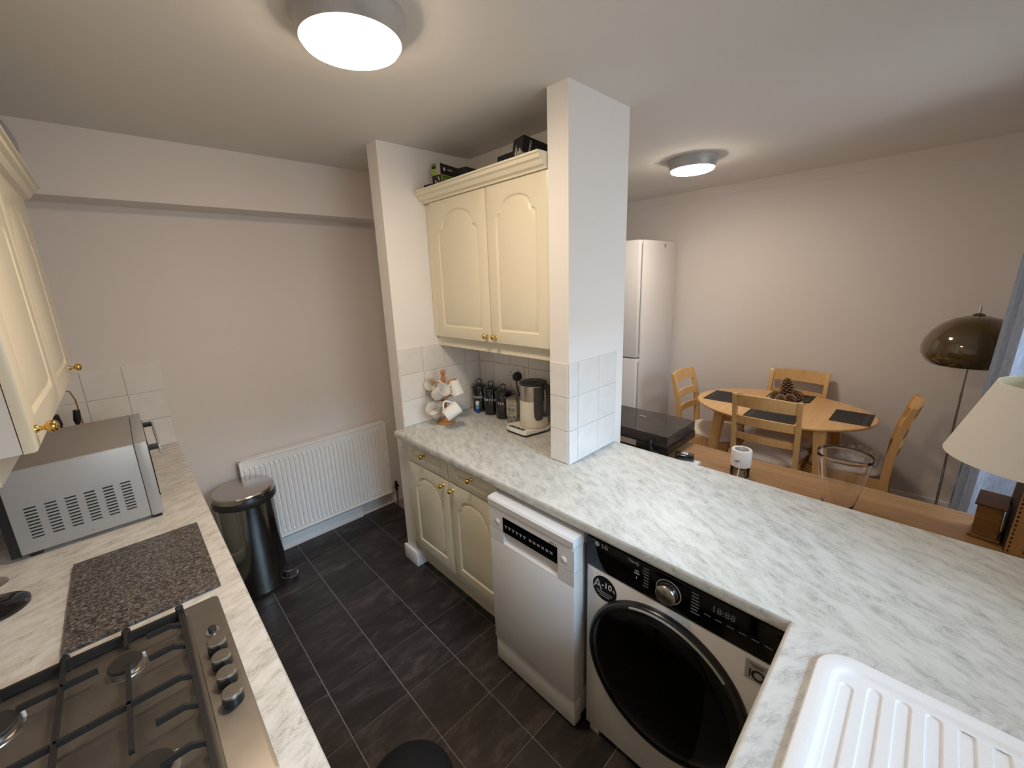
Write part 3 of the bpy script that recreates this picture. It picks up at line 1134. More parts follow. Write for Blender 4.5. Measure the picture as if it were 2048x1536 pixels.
# ---------------------------------------------------------------- pedal bin
BX, BY = 0.347, 2.585
pb = thing('pedal_bin', 'tall polished steel pedal bin with tilted-rim lid beside the radiator', 'bin', (BX, BY, 0))
BT = Matrix.Translation((BX, BY, 0))
mb = MB()
mb.lathe([(0.142, 0.0), (0.145, 0.01), (0.145, 0.02)], 48, BT)
mb.build('base_ring', BLACKP, pb)
mb = MB()
mb.lathe([(0.142, 0.018), (0.142, 0.560)], 64, BT, cap1=False)
mb.build('body', BINST, pb, 50)
mb = MB()
mb.lathe([(0.144, 0.558), (0.157, 0.565), (0.158, 0.587), (0.152, 0.603)], 64, BT)
mb.build('collar', BLACKP, pb, 50)
mb = MB()
mb.lathe([(0.153, 0.602), (0.1545, 0.607), (0.1545, 0.627), (0.150, 0.633), (0.11, 0.6355), (0.0, 0.637)], 64, BT)
mb.build('lid', mat('bin_lid_steel', (0.52, 0.50, 0.48), 0.2, 1.0), pb, 30)
mb = MB()
mb.box(BX - 0.03, BX + 0.03, BY + 0.13, BY + 0.162, 0.545, 0.625, 0.005)
mb.build('hinge', BLACKP, pb)
mb = MB()
pd = Vector((0.86, -0.5, 0)).normalized()
pn = Vector((-pd.y, pd.x, 0))
c0 = Vector((BX, BY, 0.022)) + pd * 0.136
mb.tube([c0 - pn * 0.03, c0 - pn * 0.036 + pd * 0.045, c0 - pn * 0.022 + pd * 0.062, c0 + pn * 0.022 + pd * 0.062, c0 + pn * 0.036 + pd * 0.045, c0 + pn * 0.03], 0.004, 8)
pdl = mb.build('pedal', CHROME, pb)
mb = MB()
pts = [c0 - pn * 0.032 + pd * 0.03, c0 - pn * 0.024 + pd * 0.058, c0 + pn * 0.024 + pd * 0.058, c0 + pn * 0.032 + pd * 0.03]
mb.loops([[p + Vector((0, 0, -0.004)) for p in pts], [p + Vector((0, 0, 0.002)) for p in pts]])
mb.build('pedal_pad', BLACKP, pdl)

# ---------------------------------------------------------------- gas hob
hb = thing('gas_hob', 'stainless steel gas hob with black pan supports on the left worktop', 'hob', (-0.19, 0.96, ZT))
mb = MB()
HX0, HX1, HY0, HY1 = -0.44, 0.062, 0.667, 1.255
rr_ = [(x, y) for x, y in rrect(HX0, HX1, HY0, HY1, 0.014, 4)]
ri_ = [(x, y) for x, y in rrect(HX0 + 0.006, HX1 - 0.006, HY0 + 0.006, HY1 - 0.006, 0.010, 4)]
rb_ = [(x, y) for x, y in rrect(HX0 + 0.02, -0.004, HY0 + 0.018, HY1 - 0.018, 0.02, 4)]
mb.loops([[(x, y, ZT + 0.0005) for x, y in rr_], [(x, y, ZT + 0.004) for x, y in rr_], [(x, y, ZT + 0.006) for x, y in ri_]], True, True, True)
mb.build('hob_plate', STEEL_D, hb, 40)
mb = MB()
mb.loops([[(x, y, ZT + 0.0062) for x, y in rb_], [(x, y, ZT + 0.0085) for x, y in rrect(HX0 + 0.022, -0.006, HY0 + 0.02, HY1 - 0.02, 0.02, 4)],
          [(x, y, ZT + 0.0085) for x, y in rrect(HX0 + 0.03, -0.014, HY0 + 0.028, HY1 - 0.028, 0.016, 4)],
          [(x, y, ZT + 0.0068) for x, y in rrect(HX0 + 0.034, -0.018, HY0 + 0.032, HY1 - 0.032, 0.014, 4)]], True, False, True)
mb.build('burner_well', STEEL_D, hb, 40)
for k, (y, r_) in enumerate(((1.112, 0.0), (1.04, 1), (0.985, 1), (0.93, 1), (0.872, 1))):
    mb = MB()
    if k == 0:
        mb.lathe([(0.0135, 0), (0.0135, 0.0015), (0.011, 0.002)], 24, Matrix.Translation((0.03, y, ZT + 0.006)))
        mb.lathe([(0.0085, 0.001), (0.0085, 0.011), (0.007, 0.0125), (0, 0.0128)], 24, Matrix.Translation((0.03, y, ZT + 0.006)), mi=1)
        mb.build('ignition_button', [CHROME, DGREY], hb, 40)
    else:
        T = Matrix.Translation((0.03, y, ZT + 0.006))
        mb.lathe([(0.019, 0), (0.0185, 0.018), (0.0183, 0.021)], 32, T, cap1=False)
        kb = mb.build('control_knob', BLACKP, hb, 40)
        mb = MB()
        mb.lathe([(0.0186, 0.020), (0.0186, 0.0245), (0.0165, 0.0265), (0.0, 0.027)], 32, T)
        mb.build('knob_cap', STEEL, kb, 40)


def burner(x, y, r):
    T = Matrix.Translation((x, y, ZT + 0.006))
    mb = MB()
    mb.lathe([(r * 1.25, 0), (r * 1.2, 0.003), (r * 0.98, 0.004), (r * 0.95, 0.012)], 36, T, cap1=False)
    b = mb.build('burner', STEEL, hb, 40)
    mb = MB()
    mb.lathe([(r * 0.9, 0.012), (r, 0.014), (r, 0.0185), (r * 0.95, 0.0205), (0, 0.021)], 36, T)
    mb.build('burner_cap', mat('burner_cap_black', (0.03, 0.026, 0.024), 0.45), b, 40)
    mb = MB()
    mb.cyl((x + r * 1.1, y + 0.01, ZT + 0.006), (x + r * 1.1, y + 0.01, ZT + 0.02), 0.003, seg=8)
    mb.build('spark_plug', PRINT_W, b)


burner(-0.127, 1.128, 0.029)
burner(-0.105, 0.815, 0.037)
burner(-0.318, 1.125, 0.037)
burner(-0.318, 0.83, 0.048)
# pan supports: one cast frame per half
GZ = ZT + 0.036


def bar(mb, p, q, w=0.0085, h=0.011):
    p, q = Vector(p), Vector(q)
    d = (q - p).normalized()
    s_ = Vector((-d.y, d.x, 0)).normalized() * (w / 2)
    up = Vector((0, 0, h / 2))
    mb.loops([[p - s_ - up, p + s_ - up, p + s_ * 0.8 + up, p - s_ * 0.8 + up], [q - s_ - up, q + s_ - up, q + s_ * 0.8 + up, q - s_ * 0.8 + up]])


def support(xa, xb, flip):
    mb = MB()
    lo = ZT + 0.018
    # xa = side by the knobs (or far side), xb = spine
    bar(mb, (xa, 0.70, lo), (xa, 1.222, lo), 0.011, 0.018)
    bar(mb, (xa, 1.222, lo), (xb, 1.222, lo + 0.004), 0.011, 0.018)
    bar(mb, (xa, 0.70, lo), (xb, 0.70, lo + 0.004), 0.011, 0.018)
    if not flip:
        bar(mb, (xb, 1.23, GZ), (xb, 0.695, GZ))
    s_ = 1 if xb > xa else -1
    bar(mb, (xa, 0.978, lo + 0.006), (xa + s_ * 0.022, 0.978, GZ))
    bar(mb, (xa + s_ * 0.02, 0.978, GZ), (xb, 0.978, GZ))
    mid = (xa + xb) / 2
    for y in (1.165, 1.085, 0.895, 0.80):
        bar(mb, (xa, y, lo + 0.004), (xa + s_ * 0.024, y, GZ))
        bar(mb, (xa + s_ * 0.022, y, GZ), (xa + s_ * 0.066, y, GZ))
    for y in (1.128, 0.82):
        bar(mb, (xb, y, GZ), (xb - s_ * 0.055, y, GZ))
    bar(mb, (mid, 1.228, GZ), (mid, 1.158, GZ))
    bar(mb, (mid, 1.098, GZ), (mid, 0.862, GZ))
    bar(mb, (mid, 0.77, GZ), (mid, 0.70, GZ))
    for x, y in ((xa, 1.222), (xa, 0.70), (mid, 1.222), (mid, 0.70)) + (() if flip else ((xb, 1.222), (xb, 0.70))):
        mb.box(x - 0.008, x + 0.008, y - 0.008, y + 0.008, ZT + 0.0065, GZ + 0.004, 0.003, 1)
    return mb.build('pan_support', IRON, hb, 30)


support(-0.02, -0.222, 0)
support(-0.42, -0.2275, 1)

# ---------------------------------------------------------------- granite board
mb = MB()
mb.box(-0.236, 0.076, 1.29, 1.727, ZT + 0.0008, ZT + 0.013, 0.002, 1)
tag(mb.build('worktop_saver', GRANITE, None, 30), 'dark speckled granite worktop saver between hob and microwave', 'cutting board')

# ---------------------------------------------------------------- microwave
mw = thing('microwave', 'silver microwave with slotted side vents on the left worktop', 'microwave', (-0.18, 2.18, ZT))
MX0, MX1, MY0, MY1, MZ0, MZ1 = -0.358, -0.002, 1.902, 2.40, 0.926, 1.208
mb = MB()
mb.box(MX0, MX1 - 0.036, MY0, MY1, MZ0, MZ1 - 0.002, 0.003, 2)
cs = mb.build('casing', MWG, mw, 30)
box_obj('top_cover', MX0 + 0.001, MX1 - 0.036, MY0 + 0.002, MY1 - 0.002, MZ1 - 0.004, MZ1, MWTOP, mw, 0.001)
mb = MB()
mb.box(MX1 - 0.035, MX1, MY0, MY1, MZ0 - 0.003, MZ1 + 0.001, 0.004, 2)
ft = mb.build('front_frame', MWG, mw, 30)
box_obj('door_glass', MX1 - 0.004, MX1 + 0.003, MY0 + 0.1, MY1 - 0.02, MZ0 + 0.03, MZ1 - 0.03, BLACKG, ft)
mb = MB()
mb.box(MX1 + 0.030, MX1 + 0.038, MY0 + 0.07, MY1 - 0.03, 1.128, 1.168, 0.002)
hnd = mb.build('handle', MWG, mw)
for yy in (MY0 + 0.073, MY1 - 0.05):
    box_obj('handle_bracket', MX1 - 0.002, MX1 + 0.031, yy, yy + 0.016, 1.150, 1.170, DGREY, hnd, 0.002)
for c in range(6):
    xa = -0.324 + c * 0.0455
    mb = MB()
    for k in range(10):
        z = 1.078 - k * 0.0113
        mb.box(xa, xa + 0.0265, MY0 - 0.0006, MY0 + 0.004, z - 0.0027, z + 0.0027)
        mb.box(xa - 0.0005, xa + 0.027, MY0 - 0.003, MY0 + 0.002, z + 0.0027, z + 0.0046, mi=1)
    mb.build('vent', [BLACKP, MWG], cs)
mb = MB()
mb.lathe([(0.004, 0), (0.003, 0.0025), (0, 0.003)], 12, frame_m((-0.19, MY0, 0.94), (0, -1, 0), (0, 0, 1)))
mb.build('screw', CHROME, cs)
box_obj('back_panel', MX0 - 0.022, MX0, MY0 + 0.004, MY1 - 0.004, MZ0 - 0.004, MZ1 - 0.01, BLACKP, mw)
for x in (MX0 + 0.03, MX1 - 0.02):
    for y in (MY0 + 0.03, MY1 - 0.03):
        mb = MB()
        mb.box(x - 0.014, x + 0.014, y - 0.02, y + 0.014, ZT + 0.0005, MZ0, 0.002)
        mb.build('foot', BLACKP, mw)

# utensils that show above the microwave
ut = thing('utensil_rest', 'black-handled utensils standing in a holder behind the microwave', 'utensils', (-0.25, 2.64, ZT))
mb = MB()
mb.lathe([(0.045, 0.001), (0.05, 0.15), (0.047, 0.15), (0.042, 0.006)], 24, Matrix.Translation((-0.25, 2.62, ZT)), cap1=False)
mb.build('holder', STEEL, ut, 40)
for p, q in (((-0.25, 2.62, 0.93), (-0.272, 2.60, 1.225)), ((-0.24, 2.62, 0.93), (-0.205, 2.62, 1.228))):
    p, q = Vector(p), Vector(q)
    mb = MB()
    mb.tube([p, p.lerp(q, 0.75), p.lerp(q, 0.85), q], [0.004, 0.005, 0.014, 0.012], 10)
    mb.build('handle', BLACKP, ut)
ck = thing('wire_hook', 'copper wire hook rising behind the microwave near the corner tiles', 'hook', (-0.20, 2.72, ZT))
mb = MB()
mb.tube([(-0.20, 2.72, ZT + 0.004), (-0.205, 2.70, 1.26), (-0.215, 2.69, 1.305), (-0.232, 2.68, 1.312), (-0.245, 2.68, 1.305)], 0.003, 8)
mb.build('wire', mat('copper', (0.62, 0.27, 0.13), 0.25, 1.0), ck)
mb = MB()
mb.lathe([(0.04, 0.0005), (0.04, 0.005), (0, 0.006)], 20, Matrix.Translation((-0.20, 2.72, ZT)))
mb.build('base', MATS['copper'], ck)

# black stand with glass at the left edge of the frame
st = thing('glass_carafe_stand', 'black round base with clear glass above, left frame edge behind granite board', 'stand', (-0.383, 1.632, ZT))
T = Matrix.Translation((-0.383, 1.632, ZT))
mb = MB()
mb.lathe([(0.068, 0.0005), (0.068, 0.008), (0.062, 0.013), (0.03, 0.016), (0.014, 0.022), (0.0, 0.024)], 40, T)
mb.build('base', ENAMEL, st, 50)
mb = MB()
mb.cyl((-0.395, 1.632, ZT + 0.02), (-0.395, 1.632, ZT + 0.30), 0.005)
mb.build('pole', CHROME, st)
wg = thing('wine_glass', 'clear stemmed glass beside the microwave at left frame edge', 'glass', (-0.415, 1.80, ZT))
T = Matrix.Translation((-0.412, 1.80, ZT))
mb = MB()
mb.lathe([(0.036, 0.0005), (0.036, 0.002), (0.006, 0.005), (0.0035, 0.02), (0.0035, 0.08), (0.02, 0.095), (0.036, 0.12), (0.040, 0.15), (0.035, 0.20), (0.034, 0.20), (0.0385, 0.15), (0.034, 0.121), (0.018, 0.097), (0, 0.092)], 36, T)
mb.build('glass', VASEG, wg, 60)
# small dark lump cut by the left frame edge
pt = thing('pepper_mill', 'small dark pepper mill cut by the left frame edge beside granite board', 'pepper mill', (-0.385, 1.44, ZT))
mb = MB()
mb.lathe([(0.026, 0.0005), (0.027, 0.02), (0.018, 0.05), (0.022, 0.08), (0.012, 0.09), (0.017, 0.105), (0.0, 0.12)], 24, Matrix.Translation((-0.388, 1.445, ZT)))
mb.build('body', ENAMEL, pt, 50)

# grey bag on top of the left cupboards
bag = thing('plastic_bag', 'crumpled grey plastic bag on top of the left wall cupboards', 'bag', (-0.25, 2.18, 2.123))
mb = MB()
bmesh.ops.create_icosphere(mb.bm, subdivisions=4, radius=1)
rnd = random.Random(3)
ph = [(rnd.uniform(3, 9), rnd.uniform(3, 9), rnd.uniform(3, 9), rnd.uniform(0, 6)) for _ in range(6)]
for v in mb.bm.verts:
    d = sum(math.sin(a * v.co.x + b * v.co.y + c * v.co.z + p) for a, b, c, p in ph) / 6
    s_ = 1 + 0.16 * d
    v.co = Vector((-0.24 + v.co.x * 0.115 * s_, 2.18 + v.co.y * 0.125 * s_, max(2.1245, 2.225 + v.co.z * 0.115 * s_)))
mb.build('bag', mat('grey_bag', (0.33, 0.31, 0.34), 0.45, bump=0.6, bscale=30), bag, 80)

# ---------------------------------------------------------------- ceiling lamps


def ceiling_lamp(x, y, label, m_):
    t = thing('ceiling_light', label, 'ceiling light', (x, y, H), 'round flush ceiling lights')
    T = Matrix.Translation((x, y, H))
    mb = MB()
    mb.lathe([(0.150, 0.0), (0.151, -0.012), (0.147, -0.018), (0.141, -0.030), (0.136, -0.048), (0.133, -0.062), (0.127, -0.064), (0.122, -0.056)], 72, T, cap1=False)
    mb.build('ring', LAMPRING, t, 40)
    mb = MB()
    mb.lathe([(0.1255, -0.058), (0.1275, -0.0655), (0.124, -0.072), (0.110, -0.078), (0.07, -0.084), (0.0, -0.087)], 72, T, cap0=False)
    mb.build('diffuser', m_, t, 60)
    return t


ceiling_lamp(0.605, 1.20, 'lit round ceiling light with grey ring over the kitchen floor, nearest one', DIFF)
ceiling_lamp(2.85, 1.21, 'lit round ceiling light with grey ring over the dining side, farther one', DIFF2)

# ---------------------------------------------------------------- things on the alcove worktop
# mug tree
mt_ = thing('mug_tree', 'pine mug tree with turned finial holding white mugs', 'mug tree', (1.318, 1.93, ZT))
T = Matrix.Translation((1.318, 1.93, ZT))
mb = MB()
mb.lathe([(0.054, 0.0008), (0.056, 0.006), (0.053, 0.012), (0.02, 0.015), (0.0, 0.016)], 40, T)
mb.build('base', PINE, mt_, 50)
mb = MB()
mb.lathe([(0.011, 0.012), (0.0105, 0.24), (0.014, 0.25), (0.015, 0.27), (0.011, 0.283), (0.008, 0.29), (0.012, 0.297), (0.015, 0.308), (0.012, 0.32), (0.0, 0.326)], 24, T)
mb.build('pole', PINE, mt_, 60)
ctr = Vector((1.318, 1.93, 0))
for (dx_, dy_), z in (((0.6, -0.8), 1.150), ((-0.75, 0.45), 1.150), ((-0.35, -0.9), 1.145), ((-0.5, -0.85), 1.05), ((-0.95, 0.1), 1.045), ((0.8, -0.3), 1.06)):
    d = Vector((dx_, dy_, 0)).normalized()
    a = ctr + Vector((0, 0, z))
    mb = MB()
    mb.tube([a, a + d * 0.05 + Vector((0, 0, 0.018)), a + d * 0.072 + Vector((0, 0, 0.028)), a + d * 0.08 + Vector((0, 0, 0.03))], [0.0055, 0.0055, 0.0065, 0.004], 10)
    mb.build('peg', PINE, mt_, 50)


def mug(pos, axis, hdir, label):
    M = frame_m(Vector(pos) - Vector(axis).normalized() * 0.045, axis, hdir)
    t = thing('mug', label, 'mug', pos, 'white mugs on the mug tree')
    mb = MB()
    mb.lathe([(0.031, 0.0), (0.033, 0.002), (0.0355, 0.02), (0.037, 0.05), (0.040, 0.088), (0.0405, 0.0915), (0.039, 0.092), (0.0375, 0.088), (0.0345, 0.05), (0.032, 0.012), (0.0, 0.008)], 36, M)
    mb.build('cup', CERAMIC, t, 60)
    mb = MB()
    pts = [M @ Vector((0.034 + 0.034 * math.sin(math.pi * k / 14) ** 0.8, 0, 0.018 + 0.058 * k / 14)) for k in range(15)]
    mb.tube(pts, 0.0048, 8)
    mb.build('handle', CERAMIC, t, 60)


mug((1.30, 2.004 - 0.006, 1.131), (-0.80, -0.35, 0.45), (0.57, -0.69, 0.44), 'white mug, upper left one on the mug tree, next to the tiles')
mug((1.262, 1.889, 1.116), (0.118, -0.835, 0.538), (0.397, 0.504, 0.767), 'white mug in the middle of the upper row on the mug tree')
mug((1.372, 1.884, 1.121), (0.05, -0.40, -0.90), (-0.885, 0.132, 0.46), 'white mug hanging upper right on the mug tree, bottom towards the pole')
mug((1.252, 1.943, 0.994), (-0.572, -0.488, 0.66), (0.819, -0.248, 0.517), 'white mug in the lower row with its open top facing out')
mug((1.268, 1.797, 1.020), (0.827, -0.255, 0.5), (-0.374, 0.464, 0.803), 'white mug tilted in the lower row, lowest right on the mug tree')


# canisters
def canister(x, y, word, label):
    t = thing('canister', label, 'canister', (x, y, ZT), 'black lettered storage canisters')
    T = Matrix.Translation((x, y, ZT))
    mb = MB()
    mb.lathe([(0.047, 0.0008), (0.049, 0.004), (0.049, 0.155), (0.047, 0.157)], 44, T)
    body = mb.build('body', ENAMEL, t, 50)
    mb = MB()
    mb.lathe([(0.052, 0.150), (0.053, 0.153), (0.053, 0.162), (0.051, 0.165), (0.035, 0.172), (0.012, 0.177), (0.0, 0.178)], 44, T)
    ld = mb.build('lid', ENAMEL, t, 40)
    mb = MB()
    q = Vector((0.72, -0.69, 0))
    c = Vector((x, y, ZT + 0.192))
    mb.tube([c + q * (0.0165 * math.sin(2 * math.pi * k / 20)) + Vector((0, 0, 0.0165 * math.cos(2 * math.pi * k / 20))) for k in range(20)], 0.0032, 8, closed=True)
    mb.build('ring_handle', ENAMEL, ld, 60)
    # lettering wrapped round the can
    d0 = math.atan2(-y, -x) - 0.35
    n = len(word)
    for k, ch in enumerate(word):
        a = d0 + (k - (n - 1) / 2) * 0.30
        nrm = Vector((math.cos(a), math.sin(a), 0))
        rgt = Vector((0, 0, 1)).cross(nrm)
        text(body, ch, 0.021, Vector((x, y, ZT + 0.098)) + nrm * 0.0492, rgt, UP, PRINT_W, 'letter')


canister(1.612, 1.958, 'SUGAR', 'black lidded canister lettered SUGAR in the alcove corner')
canister(1.617, 1.852, 'COFFEE', 'black lidded canister lettered COFFEE between sugar and tea')
canister(1.612, 1.737, 'TEA', 'black lidded canister lettered TEA beside the printed tin')
# spray bottle
bt = thing('small_bottle', 'little blue bottle with white cap in front of the sugar canister', 'bottle', (1.56, 1.923, ZT))
T = Matrix.Translation((1.56, 1.923, ZT))
mb = MB()
mb.lathe([(0.0115, 0.0008), (0.012, 0.003), (0.012, 0.030)], 20, T)
mb.build('base', mat('bottle_blue', (0.02, 0.07, 0.30), 0.3), bt, 50)
mb = MB()
mb.lathe([(0.0121, 0.030), (0.0121, 0.056)], 20, T)
mb.build('label_band', mat('bottle_light_blue', (0.16, 0.36, 0.55), 0.4), bt, 50)
mb = MB()
mb.lathe([(0.0118, 0.056), (0.0118, 0.074), (0.0105, 0.077), (0.0, 0.0775)], 20, T)
mb.build('cap', PRINT_W, bt, 50)
# printed tin
tn = thing('printed_tin', 'square silvery tin with vintage grey print between tea canister and kettle', 'tin', (1.6, 1.62, ZT))
TINM = mat('tin_print', (0.46, 0.43, 0.37), 0.3, 0.5, var=0.25, vscale=60)
T = Matrix.Translation((1.602, 1.632, ZT)) @ Matrix.Rotation(R(12), 4, 'Z')
mb = MB()
mb.box(-0.036, 0.036, -0.036, 0.036, 0.001, 0.135, 0.004, 2, 0, T)
bd_ = mb.build('body', TINM, tn, 40)
mb = MB()
mb.box(-0.0375, 0.0375, -0.0375, 0.0375, 0.133, 0.148, 0.003, 2, 0, T)
mb.box(-0.03, 0.03, -0.03, 0.03, 0.146, 0.152, 0.003, 2, 0, T)
mb.build('lid', mat('tin_lid', (0.40, 0.37, 0.32), 0.25, 0.9), tn, 40)
for k, (w_, z, hgt) in enumerate(((0.018, 0.108, 0.0025), (0.026, 0.085, 0.005), (0.027, 0.074, 0.004), (0.012, 0.060, 0.003))):
    mb = MB()
    mb.box(-0.0366, -0.0356, -w_, w_, z - hgt / 2, z + hgt / 2, 0, 1, 0, T)
    mb.build('print_line', mat('tin_ink', (0.10, 0.095, 0.09), 0.5), bd_)
mb = MB()
rnd = random.Random(5)
for k in range(14):
    yy, z = rnd.uniform(-0.032, 0.032), rnd.uniform(0.008, 0.04)
    s_ = rnd.uniform(0.002, 0.006)
    mb.box(-0.0366, -0.0356, yy - s_, yy + s_, z - s_, z + s_, 0, 1, 0, T)
pm = mb.build('print_motif', MATS['tin_ink'], bd_)

# kettle
KX, KY = 1.572, 1.452
kt = thing('kettle', 'cream and steel electric kettle with black lid and dark handle', 'kettle', (KX, KY, ZT + 0.03))
T = Matrix.Translation((KX, KY, ZT))
mb = MB()
mb.lathe([(0.076, 0.034), (0.0775, 0.038), (0.0765, 0.10), (0.075, 0.180)], 56, T)
mb.build('lower_body', CREAMK, kt, 50)
mb = MB()
mb.lathe([(0.0752, 0.180), (0.0745, 0.20), (0.0735, 0.262), (0.072, 0.266)], 56, T)
mb.build('steel_band', mat('kettle_steel', (0.60, 0.55, 0.48), 0.25, 1.0), kt, 50)
mb = MB()
mb.lathe([(0.074, 0.264), (0.0755, 0.268), (0.075, 0.274), (0.068, 0.278), (0.03, 0.280), (0.028, 0.284), (0.0, 0.285)], 56, T)
mb.build('lid', DGREY, kt, 40)
# handle panel: towards the right of the viewer
hd = Vector((0.10, -1.0, 0)).normalized()
hs = Vector((-hd.y, hd.x, 0))
mb = MB()
prof = [(0.060, 0.272), (0.105, 0.268), (0.115, 0.25), (0.116, 0.13), (0.106, 0.10), (0.07, 0.094), (0.07, 0.115), (0.09, 0.125), (0.094, 0.14), (0.094, 0.235), (0.088, 0.246), (0.065, 0.25)]
kc = Vector((KX, KY, ZT))
mb.prism(prof, lambda u, v, a: kc + hd * u + hs * a + Vector((0, 0, v)), -0.016, 0.016)
mb.build('handle', DGREY, kt, 30)
fw = Vector((-0.45, -0.9, 0)).normalized()
fs_ = Vector((-fw.y, fw.x, 0))
mb = MB()
for_ring = []
rings = []
for z, w_ in ((0.078, 0.10), (0.084, 0.26), (0.10, 0.34), (0.14, 0.36), (0.20, 0.36), (0.258, 0.34)):
    a0 = math.atan2(fw.y, fw.x)
    rings.append([Vector((KX, KY, ZT + z)) + Vector((math.cos(a0 + t_ * w_), math.sin(a0 + t_ * w_), 0)) * 0.0795 for t_ in (-1, -0.6, -0.2, 0.2, 0.6, 1)] +
                 [Vector((KX, KY, ZT + z)) + Vector((math.cos(a0 + t_ * w_), math.sin(a0 + t_ * w_), 0)) * 0.070 for t_ in (1, 0.6, 0.2, -0.2, -0.6, -1)])
mb.loops(rings)
mb.build('water_window', mat('smoke_grey', (0.06, 0.058, 0.055), 0.25), kt, 40)
ks = thing('kettle_stand', 'white kettle power stand with black button strip', 'kettle stand', (1.56, 1.46, ZT))
# footprint: tongue towards the front left
foot = [(1.462, 1.56), (1.452, 1.54), (1.448, 1.42), (1.456, 1.402), (1.475, 1.398), (1.53, 1.385), (1.60, 1.372), (1.655, 1.395), (1.672, 1.45), (1.655, 1.51), (1.60, 1.535), (1.52, 1.565), (1.48, 1.572)]
mb = MB()
fc = Vector((1.56, 1.46, 0))


def fring(s_, z):
    return [(fc.x + (x - fc.x) * s_, fc.y + (y - fc.y) * s_, ZT + z) for x, y in foot]


mb.loops([fring(0.985, 0.001), fring(1.0, 0.004), fring(1.0, 0.012)])
mb.build('skirt', BLACKP, ks, 40)
mb = MB()
mb.loops([fring(1.0, 0.012), fring(1.0, 0.026), fring(0.97, 0.031)])
mb.build('top', mat('base_white', (0.74, 0.72, 0.68), 0.3), ks, 40)
mb = MB()
mb.box(1.462, 1.481, 1.43, 1.545, ZT + 0.0305, ZT + 0.0325, 0.0008, 1)
bs = mb.build('button_strip', BLACKP, ks)
mb = MB()
mb.lathe([(0.007, 0), (0.007, 0.0015), (0, 0.002)], 16, Matrix.Translation((1.4715, 1.532, ZT + 0.0325)))
mb.build('button', GREYP, bs)
for yy in (1.49, 1.455):
    box_obj('mark', 1.469, 1.474, yy - 0.008, yy + 0.008, ZT + 0.0322, ZT + 0.033, PRINT_LG, bs)

# double socket with plug and flex
so = thing('wall_socket', 'white double wall socket on the tiles behind the kettle', 'socket', (1.685, 1.70, 1.18))
xs0 = XALC - 0.005
mb = MB()
mb.box(xs0 - 0.009, xs0, 1.628, 1.775, 1.137, 1.224, 0.003, 2)
sp_ = mb.build('face_plate', PRINT_W, so, 40)
for c in (1.738, 1.665):
    mb = MB()
    mb.box(xs0 - 0.0095, xs0 - 0.008, c - 0.0035, c + 0.0035, 1.176, 1.186)
    mb.box(xs0 - 0.0095, xs0 - 0.008, c - 0.013, c - 0.007, 1.158, 1.162).box(xs0 - 0.0095, xs0 - 0.008, c + 0.007, c + 0.013, 1.158, 1.162)
    mb.build('pin_holes', BLACKP, sp_)
    box_obj('switch', xs0 - 0.012, xs0 - 0.008, c - 0.022 if c > 1.7 else c + 0.012, c - 0.012 if c > 1.7 else c + 0.022, 1.193, 1.212, PRINT_W, sp_, 0.001)
pg = thing('plug', 'black round plug with hanging flex in the wall socket', 'plug', (1.66, 1.665, 1.165))
mb = MB()
mb.lathe([(0.026, -0.002), (0.028, 0.006), (0.027, 0.022), (0.022, 0.032), (0.0, 0.036)], 28, frame_m((xs0 - 0.011, 1.668, 1.163), (-1, 0, 0), UP))
mb.build('body', BLACKP, pg, 50)
mb = MB()
mb.tube([(xs0 - 0.03, 1.668, 1.15), (xs0 - 0.032, 1.666, 1.12), (xs0 - 0.03, 1.655, 1.07), (xs0 - 0.02, 1.645, 1.0), (xs0 - 0.03, 1.62, 0.93), (xs0 - 0.032, 1.58, 0.915), (xs0 - 0.035, 1.51, 0.9145)], 0.0042, 8)
mb.build('flex', BLACKP, pg, 60)

# ---------------------------------------------------------------- boxes on the alcove cupboard
LIME = mat('lime_print', (0.30, 0.42, 0.06), 0.5)
BOXBLK = mat('box_black', (0.012, 0.013, 0.017), 0.4)
BOXGREY = mat('box_grey', (0.40, 0.39, 0.37), 0.5)
BULB = mat('bulb_print', (0.62, 0.58, 0.50), 0.5)


